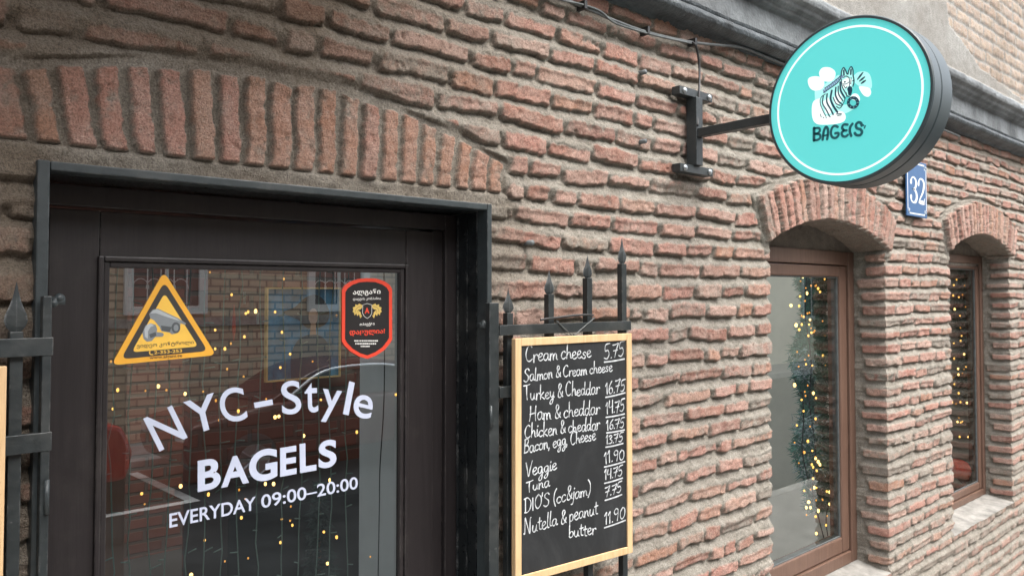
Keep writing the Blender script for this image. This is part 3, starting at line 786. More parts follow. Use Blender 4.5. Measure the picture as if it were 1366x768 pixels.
let = thing('shop_lettering', (.86, .1148, 1.72), 'white vinyl shop name and opening hours lettered on the door glass', 'lettering')
m_ = MB()
for ch, BL, BR, TL in (('N', (105, 390), (225, 330), (35, 250)), ('Y', (240, 323), (370, 278), (205, 180)), ('C', (375, 272), (483, 254), (351, 126)), ('-', (512, 205), (590, 190), (508, 182)),
        ('S', (629, 236), (712, 226), (622, 92)), ('t', (727, 226), (783, 222), (724, 98)), ('y', (790, 262), (872, 270), (803, 122)), ('l', (888, 230), (912, 236), (915, 90)), ('e', (926, 238), (1006, 256), (943, 140))):
    print_text(m_, ch, crop6(*BL), crop6(*BR), crop6(*TL), GF, 0, .012 if ch not in 'l-' else 0)
m_.build('style_line', M['vinyl'], let)
m_ = MB()
for ch, BL, BR, TL in (('B', (268, 563), (366, 543), (268, 430)), ('A', (368, 545), (487, 523), (368, 418)), ('G', (487, 528), (608, 505), (487, 390)), ('E', (620, 498), (690, 485), (620, 375)), ('L', (705, 482), (775, 470), (703, 358)), ('S', (783, 467), (860, 452), (785, 347))):
    print_text(m_, ch, crop6(*BL), crop6(*BR), crop6(*TL), GF, 0, .04)
m_.build('name_line', M['vinyl'], let)
m_ = MB()
print_text(m_, 'EVERYDAY', crop6(147, 716), crop6(515, 638), crop6(147, 655), GF, 0, .018)
print_text(m_, '09:00\u201320:00', crop6(540, 633), crop6(952, 548), crop6(538, 576), GF, 0, .014)
m_.build('hours_line', M['vinyl'], let)

def stk(x, y): return survey(140 + x / 5.12, 350 + y / 5.12, .113)
tri = thing('warning_sticker', (.60, .1128, 2.085), 'yellow triangular video surveillance sticker with a camera picture on the door glass', 'sticker')
apex, rt, lf = stk(403, 62), stk(760, 632), stk(42, 702)
cen = ((apex[0] + rt[0] + lf[0]) / 3, (apex[1] + rt[1] + lf[1]) / 3)
def shrink(k, dy=0): return [(cen[0] + (p[0] - cen[0]) * k, cen[1] + (p[1] - cen[1]) * k + dy) for p in (apex, rt, lf)]
MB().prism([(p[0], .1128, p[1]) for p in round_poly(shrink(1), .017)], (0, .0018, 0)).build('sticker_face', M['yellow'], tri)
MB().poly(round_poly(shrink(.828), .016), WALL(.1124), 0).build('black_border', M['charcoal'], tri)
MB().poly(round_poly(shrink(.636), .012), WALL(.1121), 0).build('inner_field', M['yellow2'], tri)
S_ = lambda pts: [stk(*p) for p in pts]
m_ = MB(); m_.poly(S_([(300, 350), (325, 322), (358, 314), (500, 380), (553, 415), (548, 426), (515, 415), (512, 440), (480, 485), (455, 490), (440, 478), (385, 468), (372, 440), (335, 395), (308, 380)]), WALL(.1118), 0)
m_.build('camera_picture', M['camgrey'], tri)
m_ = MB(); m_.poly(S_([(308, 348), (328, 326), (355, 318), (495, 386), (515, 400), (440, 378), (345, 345)]), WALL(.1116), 0); m_.poly(S_([(268, 455), (285, 425), (312, 415), (335, 430), (310, 440), (292, 470), (290, 520), (272, 505)]), WALL(.1115), 0)
m_.build('camera_highlight', M['camlight'], tri)
m_ = MB(); m_.poly(S_([(255, 478), (275, 430), (310, 414), (345, 425), (356, 455), (345, 505), (318, 535), (285, 540), (262, 520)]), WALL(.1117), 0)
m_.poly(S_([(330, 470), (392, 480), (402, 492), (390, 506), (335, 508)]), WALL(.11155), 0); m_.build('camera_mount', M['camgrey'], tri)
m_ = MB(); m_.poly([stk(*p) for p in circ((483, 445), 30, 24, 38)], WALL(.1116), 0); m_.poly(S_([(380, 430), (455, 440), (440, 474), (388, 464)]), WALL(.1117), .00015); m_.poly(S_([(300, 490), (345, 474), (350, 500), (310, 515)]), WALL(.1115), .0001); m_.build('camera_lens', M['camdark'], tri)
m_ = MB(); m_.poly([stk(*p) for p in circ((484, 446), 17, 20, 23)], WALL(.1114), 0); m_.build('lens_glass', M['camgrey'], tri)
m_ = MB()
print_text(m_, '\u10d5\u10d8\u10d3\u10d4\u10dd \u10d9\u10dd\u10dc\u10e2\u10e0\u10dd\u10da\u10d8', stk(216, 590), stk(606, 562), stk(215, 556), WALL(.1118), 0, .012)
print_text(m_, 'www.algani.ge', stk(304, 666), stk(527, 650), stk(303, 638), WALL(.1121), 0, .01)
m_.build('sticker_text', M['charcoal'], tri)
m_ = MB(); print_text(m_, '2-353-253', stk(335, 626), stk(526, 612), stk(334, 604), WALL(.1121), 0, .02)
m_.ribbon(smooth_pts([stk(306, 606), stk(304, 618), stk(312, 627), stk(326, 628)]), .0022, WALL(.1121), 0); m_.build('phone_text', M['yellow2'], tri)

def shp(x, y): return survey(440 + x / 5.49, 350 + y / 5.49, .113)
shd = thing('security_sticker', (1.10, .1128, 2.07), 'black and red shield shaped guard company sticker on the door glass', 'sticker')
out = [(90, 200), (110, 168), (150, 140), (210, 120), (270, 115), (340, 118), (400, 138), (436, 162), (456, 195), (456, 565), (440, 592), (400, 640), (340, 680), (275, 705), (215, 688), (150, 650), (105, 605), (88, 575)]
MB().prism([(p[0], .1128, p[1]) for p in [shp(*q) for q in out]], (0, .0018, 0)).build('sticker_face', M['redv'], shd)
oc = (272, 405); inn = [(oc[0] + (x - oc[0]) * .875, oc[1] + (y - oc[1]) * .912) for x, y in out]
MB().poly([shp(*q) for q in inn], WALL(.1124), 0).build('black_field', M['blackv'], shd)
m_ = MB()
print_text(m_, '\u10d0\u10da\u10d2\u10d0\u10dc\u10d8', shp(168, 246), shp(370, 240), shp(168, 198), WALL(.1121), 0, .03)
print_text(m_, '\u10d3\u10d0\u10ea\u10d5\u10d8\u10e1 \u10d9\u10dd\u10db\u10de\u10d0\u10dc\u10d8\u10d0', shp(168, 282), shp(372, 276), shp(168, 258), WALL(.1121), 0, .01)
print_text(m_, '\u10dd\u10d1\u10d8\u10d4\u10e5\u10e2\u10d8', shp(218, 470), shp(326, 464), shp(218, 442), WALL(.1121), 0, .025)
for (y, xa, xb) in ((573, 178, 358), (594, 186, 346), (613, 225, 300)):
    g = random.Random(y); x = xa
    while x < xb - 8:
        ln = g.uniform(5, 13); m_.poly([shp(x, y + 5), shp(min(x + ln, xb), y + 5), shp(min(x + ln, xb), y - 5), shp(x, y - 5)], WALL(.1121), 0); x += ln + g.uniform(2.5, 5)
m_.build('white_text', M['whitep'], shd)
m_ = MB(); print_text(m_, '\u10d3\u10d0\u10ea\u10e3\u10da\u10d8\u10d0!', shp(143, 540), shp(402, 530), shp(143, 492), WALL(.1121), 0, .035)
print_text(m_, 'A', shp(254, 374), shp(288, 372), shp(254, 332), WALL(.1121), 0, .05); m_.build('red_text', M['redv'], shd)
m_ = MB(); m_.ribbon([shp(*p) for p in [(240, 310), (272, 300), (306, 310), (306, 370), (296, 392), (272, 410), (250, 393), (238, 370)]], .0011, WALL(.1121), 0, closed=True); m_.build('crest_outline', M['whitep'], shd)
m_ = MB()
lion = [(236, 312), (212, 300), (205, 312), (184, 306), (186, 322), (166, 330), (172, 345), (165, 360), (176, 368), (180, 388), (192, 372), (200, 392), (212, 378), (222, 408), (234, 392), (222, 362), (206, 350), (226, 340), (236, 330)]
for mir in (0, 1):
    L_ = [(x if not mir else 544 - x, y) for x, y in lion]
    m_ = MB(); m_.poly([shp(*p) for p in L_], WALL(.1121), 0); m_.build('lion_head', M['gold'], shd)
m_ = MB()
for mir in (0, 1):
    for L_ in ([(228, 320), (205, 326), (188, 345), (186, 362)], [(214, 342), (202, 352), (206, 368)], [(226, 352), (226, 372), (228, 392)]):
        m_.ribbon([shp(x if not mir else 544 - x, y) for x, y in L_], .0008, WALL(.1119), 0)
m_.build('mane_lines', M['blackv'], shd)

# ------------------------------------------------------------------ iron gates
hp = Vector((1.41, -.055, 0)); gd = Vector((.9954, -.0958, 0)); gn = Vector((-.0958, -.9954, 0))
def GM(u, o, v):
    p = hp + gd * u + gn * o; return (p.x, p.y, v)
def finial(mb, fn, u, v0, h, wd=.0182):
    rings = [(0, .0075), (.05, .0085), (.14, .0150), (.25, wd), (.36, .0170), (.53, .0108), (.70, .0058), (.87, .0026), (1, .0006)]
    P = []
    for t, q in rings:
        P += [fn(u - q, 0, v0 + t * h), fn(u, .005 * min(1, q / .012), v0 + t * h), fn(u + q, 0, v0 + t * h), fn(u, -.005 * min(1, q / .012), v0 + t * h)]
    F = []
    for i in range(len(rings) - 1):
        for j in range(4):
            F.append((4 * i + j, 4 * i + (j + 1) % 4, 4 * i + 4 + (j + 1) % 4, 4 * i + 4 + j))
    F.append((0, 3, 2, 1)); mb.add(P, F)
def gate(fn, label, bars, top, second, umin, umax, post, low, extra=()):
    g = thing('iron_gate', fn((umin + umax) / 2, 0, .35), label, 'gate', 'open leaves of the iron gate')
    MB().mbox(fn, umin, umax, .0025, .0138, *top).build('rail', M['iron'], g, bevel=.0012)
    MB().mbox(fn, umin, umax, .0025, .0138, *second).build('rail', M['iron'], g, bevel=.0012)
    MB().mbox(fn, umin, umax, .0025, .0138, low, low + .03).build('rail', M['iron'], g, bevel=.0012)
    MB().mbox(fn, post[0], post[1], -.010, .012, low - .06, post[2]).build('hinge_post', M['iron'], g, bevel=.002)
    for u, vb, vt_ in bars:
        b = finish('bar', *(lambda m: (m.v, m.f))(MB().mbox(fn, u - .0100, u + .0100, -.0190, .0018, low - .05, vb)), M['iron'], g, bevel=.0012)
        m_ = MB(); finial(m_, lambda a, o, v: fn(a, o - .008, v), u, vb - .004, vt_ - vb + .004); m_.build('finial', M['iron'], b)
    for z in extra:
        m_ = MB(); m_.tube([fn(post[0] + .004, .013, z - .03), fn(post[0] + .004, .012, z + .03)], .0045, 10); m_.build('hinge', M['lip'], g, smooth=True)
    return g
gate(GM, 'black iron gate leaf opened right of the door, carrying the written menu board', [(.036, 2.172, 2.238), (.180, 2.222, 2.290), (.326, 2.269, 2.337), (.4675, 2.314, 2.392)], (2.1125, 2.140), (1.947, 1.977), -.008, .484, (-.040, -.009, 2.200), .62, (1.90, .95))
GLF = lambda u, o, v: (.352 - u, -.052 - o, v)
gate(GLF, 'black iron gate leaf opened left of the door, mostly outside the picture', [(.056, 2.160, 2.246), (.198, 2.21, 2.29), (.342, 2.26, 2.34), (.484, 2.30, 2.39)], (2.117, 2.149), (1.950, 1.983), 0.002, .50, (.0045, .019, 2.222), .62, (1.87, .95))

# ------------------------------------------------------------------ handwriting
GL = {
 'a': (.50, [[(.40, .40), (.30, .48), (.16, .46), (.05, .28), (.08, .07), (.20, .0), (.32, .10), (.40, .40), (.39, .14), (.44, .02), (.52, .06)]]),
 'b': (.46, [[(.08, .98), (.07, .50), (.06, .05)], [(.07, .28), (.20, .46), (.36, .42), (.40, .2), (.28, .02), (.14, .0), (.06, .08)]]),
 'c': (.42, [[(.36, .40), (.26, .48), (.12, .42), (.04, .22), (.10, .04), (.24, .0), (.40, .10)]]),
 'd': (.52, [[(.38, .38), (.26, .48), (.10, .42), (.04, .2), (.12, .02), (.26, .04), (.38, .30)], [(.44, 1.0), (.41, .5), (.40, .12), (.46, .0), (.54, .06)]]),
 'e': (.42, [[(.05, .22), (.22, .26), (.34, .36), (.28, .48), (.14, .46), (.05, .26), (.10, .05), (.24, .0), (.42, .10)]]),
 'g': (.48, [[(.38, .42), (.26, .49), (.10, .42), (.06, .22), (.16, .06), (.30, .12), (.39, .42), (.39, .0), (.32, -.34), (.18, -.42), (.10, -.30), (.24, -.12), (.46, .06)]]),
 'h': (.48, [[(.10, 1.0), (.08, .5), (.06, .0)], [(.07, .24), (.20, .44), (.32, .42), (.36, .2), (.37, .04), (.46, .03)]]),
 'i': (.22, [[(.09, .46), (.08, .12), (.12, .0), (.22, .06)], [(.11, .66), (.13, .70)]]),
 'j': (.24, [[(.16, .46), (.15, 0), (.08, -.34), (-.06, -.36)], [(.18, .66), (.2, .70)]]),
 'k': (.46, [[(.09, 1.0), (.07, .5), (.06, .0)], [(.36, .48), (.10, .22), (.24, .12), (.42, .0)]]),
 'l': (.22, [[(.10, 1.0), (.07, .5), (.08, .08), (.20, .03)]]),
 'm': (.66, [[(.06, .46), (.07, .0)], [(.07, .22), (.16, .44), (.28, .42), (.31, .02)], [(.31, .22), (.42, .44), (.54, .40), (.57, .08), (.66, .02)]]),
 'n': (.48, [[(.06, .46), (.07, .0)], [(.07, .22), (.20, .45), (.32, .42), (.36, .10), (.46, .02)]]),
 'o': (.46, [[(.22, .48), (.06, .36), (.05, .12), (.18, .0), (.36, .10), (.38, .34), (.24, .48), (.34, .42), (.46, .42)]]),
 'p': (.46, [[(.09, .48), (.07, .0), (.05, -.42)], [(.08, .34), (.22, .49), (.36, .42), (.36, .16), (.22, .02), (.08, .08)]]),
 'r': (.38, [[(.07, .46), (.08, .0)], [(.08, .20), (.16, .42), (.30, .48), (.36, .40)]]),
 'z': (.42, [[(.05, .40), (.20, .49), (.32, .42), (.24, .24), (.10, .06), (.26, .06), (.42, -.04)]]),
 's': (.40, [[(.32, .42), (.20, .48), (.09, .40), (.16, .27), (.29, .18), (.26, .03), (.10, .0), (.02, .08)]]),
 't': (.34, [[(.17, .86), (.14, .4), (.16, .06), (.30, .02)], [(.02, .56), (.32, .60)]]),
 'u': (.50, [[(.07, .46), (.06, .16), (.16, .0), (.30, .08), (.38, .46), (.37, .12), (.48, .02)]]),
 'y': (.48, [[(.07, .46), (.09, .18), (.20, .08), (.32, .16), (.39, .46), (.36, .0), (.26, -.36), (.12, -.42), (.06, -.30), (.20, -.10), (.46, .08)]]),
 'C': (.58, [[(.50, .88), (.36, 1.0), (.16, .84), (.05, .45), (.14, .08), (.34, .0), (.54, .14)]]),
 'S': (.54, [[(.48, .86), (.36, 1.0), (.16, .94), (.10, .74), (.26, .56), (.42, .38), (.38, .10), (.18, .0), (.0, .12)]]),
 'T': (.56, [[(.0, .92), (.30, .94), (.56, 1.0)], [(.28, .94), (.26, .4), (.30, .0)]]),
 'H': (.64, [[(.12, 1.0), (.10, .4), (.02, .0)], [(.54, 1.0), (.50, .5), (.52, .0)], [(.08, .46), (.52, .54)]]),
 'B': (.52, [[(.10, .98), (.08, .4), (.06, .0)], [(.06, .92), (.28, 1.0), (.40, .84), (.30, .60), (.10, .52), (.36, .48), (.46, .26), (.34, .04), (.04, -.02)]]),
 'V': (.50, [[(.0, .96), (.10, .5), (.20, .0), (.34, .5), (.50, 1.0)]]),
 'D': (.60, [[(.10, .96), (.08, .0)], [(.0, .92), (.30, .96), (.54, .62), (.46, .2), (.24, .0), (.02, .02)]]),
 'I': (.22, [[(.10, .96), (.09, .0)]]),
 'O': (.60, [[(.30, 1.0), (.08, .74), (.06, .28), (.26, .0), (.50, .22), (.54, .70), (.32, 1.0)]]),
 'N': (.66, [[(.0, .02), (.08, .06), (.12, 1.0), (.18, .9), (.44, .02), (.50, .06), (.54, .9), (.60, 1.0)]]),
 '&': (.52, [[(.52, .06), (.32, .30), (.16, .70), (.22, .96), (.36, .94), (.36, .72), (.14, .40), (.10, .10), (.26, .0), (.44, .18), (.50, .42)]]),
 '(': (.28, [[(.26, 1.1), (.10, .8), (.06, .3), (.20, -.14)]]),
 ')': (.30, [[(.04, 1.1), (.22, .8), (.24, .3), (.06, -.16)]]),
 ',': (.16, [[(.08, .06), (.02, -.12)]]), '.': (.16, [[(.06, .0), (.09, .04)]]), "'": (.16, [[(.08, 1.0), (.05, .78)]]), ' ': (.26, []),
 '0': (.46, [[(.22, .96), (.06, .64), (.08, .18), (.22, .0), (.38, .26), (.38, .74), (.24, .96)]]),
 '1': (.26, [[(.02, .70), (.16, .98), (.14, .5), (.15, .0)]]),
 '3': (.44, [[(.04, .86), (.22, .98), (.34, .80), (.16, .54), (.36, .36), (.30, .06), (.02, .04)]]),
 '4': (.46, [[(.10, .96), (.06, .46), (.40, .52)], [(.38, .98), (.36, .0)]]),
 '5': (.46, [[(.46, 1.02), (.14, .94), (.10, .54), (.30, .56), (.38, .28), (.22, .0), (.0, .08)]]),
 '6': (.44, [[(.34, .98), (.12, .62), (.06, .22), (.18, .0), (.36, .12), (.34, .40), (.18, .46), (.08, .28)]]),
 '7': (.46, [[(.02, .90), (.24, .92), (.44, 1.0), (.28, .5), (.18, .0)], [(.08, .48), (.38, .52)]]),
 '9': (.44, [[(.36, .84), (.20, .96), (.06, .74), (.16, .52), (.34, .62), (.36, .88), (.34, .4), (.28, .0)]]),
}
def hand(mb, text, u0, u1, v0, v1, h, fn, wd=.0034, seed=0):
    g = random.Random(seed); tot = sum(GL[c][0] for c in text); sx = (u1 - u0) / tot; x = 0
    for c in text:
        wdt, strokes = GL[c]; jy = g.uniform(-.05, .05); js = g.uniform(.92, 1.1); sh = g.uniform(-.03, .06)
        for st in strokes:
            pts = []
            for (px, py) in st:
                q = (x + px + sh * py) * sx
                pts.append((u0 + q, v0 + (v1 - v0) * (q / (u1 - u0)) + (py * js + jy) * h))
            pts = smooth_pts(pts, 5)
            ww = [wd * (1 + .34 * math.sin(i * .55 + g.random())) for i in range(len(pts))]
            mb.ribbon(pts, ww, fn, g.uniform(0, .00012))
        x += wdt
    return mb
def menu_board(fn, u0, u1, v0, v1, label, loc, rows):
    bd = thing('menu_board', loc, label, 'chalkboard', 'menu boards hung on the gate leaves')
    fw = .0205
    MB().mbox(fn, u0, u0 + fw, .020, .038, v0, v1).mbox(fn, u1 - fw, u1, .020, .038, v0, v1).mbox(fn, u0 + fw, u1 - fw, .0201, .0378, v1 - fw, v1).mbox(fn, u0 + fw, u1 - fw, .0201, .0378, v0, v0 + fw).build('frame', M['pine'], bd, bevel=.0016)
    MB().mbox(fn, u0 + fw - .003, u1 - fw + .003, .021, .0335, v0 + fw - .003, v1 - fw + .003).build('slate', M['slate'], bd)
    m_ = MB(); uc = (u0 + u1) / 2; zt = v1 + .028
    m_.tube([fn(uc - .057, .0145, v1 + .044), fn(uc, .020, v1 - .002), fn(uc + .088, .0145, v1 + .048)], .0016, 6); m_.tube([fn(uc, .020, v1 - .010), fn(uc + .003, .022, v1 + .006)], .0026, 6)
    m_.build('hanging_wire', M['cable'], bd)
    m_ = MB(); m_.tube(smooth_pts([fn(uc - .115, .016, v1 + .047), fn(uc - .09, .018, v1 + .050), fn(uc - .055, .0145, v1 + .052), fn(uc, .020, v1 + .057), fn(uc + .05, .018, v1 + .058), fn(uc + .084, .014, v1 + .056)], 4), .0032, 6)
    m_.build('tie_wire', M['blackcable'], bd)
    FT = lambda u, o, v: fn(u, .0339 + o, v)
    if rows:
        m_ = MB(); p_ = MB(); l_ = MB()
        for i, (t, a_, b_, va, vb, h) in enumerate(rows[0]): hand(m_, t, a_, b_, va, vb, h * .90, FT, .0029, i)
        for i, (t, a_, b_, va, vb, h) in enumerate(rows[1]):
            hand(p_, t, a_, b_, va + .001, vb + .001, h * .86, FT, .0029, 40 + i)
            l_.ribbon(smooth_pts([(a_ + .001, va - .008), ((a_ + b_) / 2, (va + vb) / 2 - .0085), (b_, vb - .007)]), .0042, FT, 0)
        m_.build('dish_names', M['chalk'], bd); p_.build('prices', M['chalk'], bd); l_.build('price_underlines', M['chalk'], bd)
    return bd
dishes = [('Cream cheese', .062, .302, 2.040, 2.041, .045), ('Salmon & Cream cheese', .057, .385, 1.988, 1.996, .036), ('Turkey & Cheddar', .057, .334, 1.938, 1.936, .041), ('Ham & cheddar', .075, .335, 1.882, 1.876, .043),
          ('Chicken & cheddar', .059, .335, 1.838, 1.832, .040), ('Bacon, egg, Cheese', .057, .318, 1.798, 1.804, .038), ('Veggie', .064, .172, 1.732, 1.741, .041), ('Tuna', .064, .146, 1.692, 1.697, .034), ("DIO'S (cc&jam)", .059, .298, 1.640, 1.652, .040), ('Nutella & peanut', .057, .326, 1.584, 1.592, .044), ('butter', .214, .318, 1.545, 1.536, .038)]
prices = [('5.75', .352, .434, 2.032, 2.036, .046), ('16.75', .357, .437, 1.930, 1.936, .040), ('14.75', .358, .434, 1.872, 1.874, .042), ('16.75', .360, .433, 1.827, 1.827, .032), ('13.75', .357, .427, 1.786, 1.788, .030),
          ('11.90', .351, .434, 1.730, 1.734, .038), ('14.75', .351, .425, 1.683, 1.687, .036), ('7.75', .353, .421, 1.634, 1.639, .034), ('11.90', .350, .436, 1.556, 1.562, .042)]
menu_board(GM, .026, .462, 1.456, 2.104, 'pine framed blackboard menu with hand written sandwich prices on the right gate leaf', GM(.24, .03, 1.456), (dishes, prices))
menu_board(lambda u, o, v: GLF(u, o, v), .076, .515, 1.46, 2.104, 'pine framed board on the left gate leaf, only its edge in view', GLF(.3, .03, 1.46), None)

# ------------------------------------------------------------------ round projecting sign
SX, SY, SV, SR = 2.285, -.590, 2.826, .2465
def drum_plane(off): return lambda u, o, v: (SX - off - o, SY - u, SV + v)      # u runs from the wall to the street
c0 = [survey(1126.5, 134, 0)]
d = _F + _Rv * ((1127 - 683) / FPX) - _U * ((134.5 - 384) / FPX); t = SX / d[0]; pc = _C + d * t
SY, SV = float(pc[1]), float(pc[2] - SL * pc[0])
sg = thing('projecting_sign', (2.345, -.035, 2.66), 'round teal lit shop sign with a zebra logo, on a steel bracket', 'sign')
prof = [(0, .006), (SR - .012, .006), (SR - .010, 0), (SR - .003, 0), (SR, .004), (SR, .050), (SR - .004, .053), (SR - .004, .058), (SR, .061), (SR, .134), (SR - .004, .138), (SR - .010, .138), (SR - .012, .132), (0, .132)]
m_ = MB(); m_.lathe(prof[2:-2], (SX, SY, SV), (1, 0, 0), 96); m_.build('drum', M['drum'], sg, smooth=False)
for p in bpy.data.objects['drum'].data.polygons: p.use_smooth = True
md = bpy.data.objects['drum'].modifiers.new('edges', 'EDGE_SPLIT'); md.split_angle = R(35)
D0 = drum_plane(-.004)
MB().poly([(SR * .985 * math.cos(t), SR * .985 * math.sin(t)) for t in np.linspace(0, 2 * math.pi, 97)[:-1]], D0, 0).build('lit_face', M['teal'], sg)
MB().poly([(SR * .985 * math.cos(-t), SR * .985 * math.sin(-t)) for t in np.linspace(0, 2 * math.pi, 97)[:-1]], lambda u, o, v: (SX + .134, SY - u, SV + v), 0).build('lit_back_face', M['teal'], sg)
MB().ribbon(circ((0, 0), SR * .872, 120), .0062, drum_plane(-.0035), 0, closed=True).build('ring', M['tealw'], sg)
# logo, measured on a 640 x 768 enlargement of the sign
def lg(x, y):
    px, py = 1070 + x / 6.4, 80 + y / 6.4
    d = _F + _Rv * ((px - 683) / FPX) - _U * ((py - 384) / FPX); t = SX / d[0]; p = _C + d * t
    return (float(SY - p[1]), float(p[2] - SL * p[0] - SV))
LG = lambda pts: [lg(*p) for p in pts]
D1, D2, D3, D4 = drum_plane(-.0033), drum_plane(-.0030), drum_plane(-.0026), drum_plane(-.0022)
m_ = MB()
for pts in ([(140, 110), (170, 66), (230, 64), (275, 95), (278, 140), (250, 178), (200, 185), (160, 165)], [(44, 175), (70, 145), (130, 140), (175, 165), (185, 210), (160, 250), (100, 262), (60, 235)],
            [(82, 380), (110, 340), (170, 335), (260, 420), (340, 440), (368, 480), (350, 525), (270, 548), (150, 552), (100, 530), (80, 470)], [(480, 230), (510, 225), (570, 240), (585, 280), (565, 312), (530, 308), (500, 275)], [(405, 330), (430, 290), (465, 290), (488, 320), (480, 350)]):
    m_.poly(smooth_pts(LG(pts), 4, True), D1, 0)
m_.build('white_clouds', M['tealw'], sg)
m_ = MB()
for pts in ([(430, 150), (470, 105), (540, 100), (580, 140), (588, 240), (520, 240), (450, 200)], [(110, 240), (180, 210), (270, 150), (320, 140), (320, 330), (300, 420), (120, 420), (105, 330)], [(300, 400), (380, 380), (440, 410), (380, 450), (320, 460)]):
    m_.poly(smooth_pts(LG(pts), 4, True), drum_plane(-.0036), 0)
m_.build('pale_clouds', M['tealm'], sg)
zebra = [(150, 335), (160, 315), (190, 290), (250, 250), (300, 210), (328, 165), (332, 110), (345, 68), (360, 68), (380, 118), (395, 85), (412, 58), (428, 80), (432, 125), (438, 165), (432, 215), (425, 250), (420, 290), (400, 312), (378, 300), (360, 330), (345, 380), (315, 412), (295, 440), (262, 462), (225, 480), (190, 470), (165, 420)]
m_ = MB(); m_.poly(LG(zebra), D2, 0); m_.build('zebra_body', M['tealm'], sg)
m_ = MB(); m_.poly(LG([(262, 330), (300, 260), (330, 300), (340, 340), (300, 390), (270, 370)]), drum_plane(-.0028), 0); m_.poly(LG([(170, 360), (220, 320), (250, 400), (240, 460), (200, 460)]), drum_plane(-.0028), 0); m_.poly(LG([(335, 180), (380, 150), (425, 165), (415, 215), (385, 230), (350, 250), (335, 225)]), drum_plane(-.0028), 0); m_.build('zebra_light_patches', M['tealw'], sg)
m_ = MB()
W_ = .0031
for pts, k in (([(150, 345), (155, 385), (185, 455), (200, 478)], .8), ([(150, 340), (165, 312), (195, 292)], .8), ([(178, 305), (172, 370), (205, 430), (230, 480)], 1.2), ([(210, 290), (208, 360), (240, 420), (262, 465)], 1.5), ([(250, 262), (240, 330), (262, 390), (298, 446)], 1.9), ([(262, 320), (285, 370), (318, 388)], 1.0), ([(285, 235), (282, 300), (305, 350), (330, 372)], 1.5), ([(305, 225), (308, 290), (345, 350)], 1.2), ([(322, 190), (326, 260), (362, 325)], 1.7), ([(332, 165), (340, 230), (372, 290), (380, 312)], 1.0),
               ([(330, 140), (334, 95), (350, 66), (368, 90), (380, 120)], 1.2), ([(388, 122), (396, 88), (414, 58), (430, 84), (432, 130), (440, 180), (430, 225)], 1.2), ([(352, 90), (354, 130)], 1.6), ([(414, 82), (412, 122)], 1.6), ([(352, 150), (372, 138), (395, 150)], .9), ([(350, 215), (368, 240), (380, 225)], .8), ([(345, 205), (372, 205), (395, 190)], .7), ([(398, 312), (380, 305), (372, 280)], .9), ([(398, 150), (402, 200), (398, 228)], .8), ([(415, 150), (412, 205)], .8),
               ([(345, 380), (318, 412), (290, 398)], .9), ([(362, 330), (350, 365), (325, 392)], .8), ([(152, 462), (160, 488)], .7), ([(175, 488), (182, 494)], .7), ([(200, 486), (204, 496)], .7), ([(232, 478), (238, 488)], .7), ([(290, 462), (332, 458)], .9), ([(300, 474), (330, 470)], .9)):
    m_.ribbon(smooth_pts(LG(pts), 5), W_ * k, D3, 0)
m_.build('zebra_stripes', M['ink'], sg)
m_ = MB(); m_.poly(smooth_pts(LG([(382, 245), (400, 225), (424, 235), (424, 275), (410, 305), (392, 298), (388, 270)]), 4, True), D4, 0); m_.poly(circ(lg(362, 188), .0028, 14), D4, 0); m_.poly(circ(lg(432, 178), .0022, 14), D4, 0); m_.build('zebra_muzzle', M['ink'], sg)
m_ = MB()
for k in range(11):
    a = np.array((178, 262)) + (np.array((332, 135)) - np.array((178, 262))) * (k / 10); n = np.array((-.45, -.75)) * (26 if k % 2 else 20)
    m_.ribbon([lg(*(a + (12, 14))), lg(*(a + n * .6 + (8, 6)))], W_ * 1.7, D3, 0)
m_.build('zebra_mane', M['inkg'], sg)
m_ = MB(); m_.ribbon(smooth_pts(LG([(180, 278), (250, 232), (300, 195), (330, 150)]), 5), W_ * .9, D4, 0); m_.ribbon(smooth_pts(LG([(190, 240), (250, 200), (335, 130)]), 5), W_ * .7, D4, 0); m_.build('mane_outline', M['ink'], sg)
m_ = MB()
cc = (432, 364); pts_ = [lg(cc[0] + 40 * math.cos(t), cc[1] + 41 * math.sin(t)) for t in np.linspace(0, 2 * math.pi, 33)[:-1]]
m_.ribbon(pts_, .0088, D4, 0, closed=True); m_.build('bagel', M['ink'], sg)
m_ = MB(); pts_ = [lg(cc[0] + r * math.cos(t), cc[1] + r * 1.03 * math.sin(t)) for t, r in [(i * .7, 36 + 8 * (i % 2)) for i in range(14)]]
for q in pts_: m_.poly(circ(q, .0009, 6), drum_plane(-.0018), 0)
m_.build('bagel_seeds', M['tealm'], sg)
m_ = MB()
for a, b in (((470, 165), (515, 108)), ((488, 180), (530, 146)), ((502, 200), (538, 175))): m_.ribbon(LG([a, ((a[0] + b[0]) / 2, (a[1] + b[1]) / 2), b]), [.0036, .0062, .0036], D3, 0)
m_.build('accent_strokes', M['ink'], sg)
m_ = MB(); k = .0078
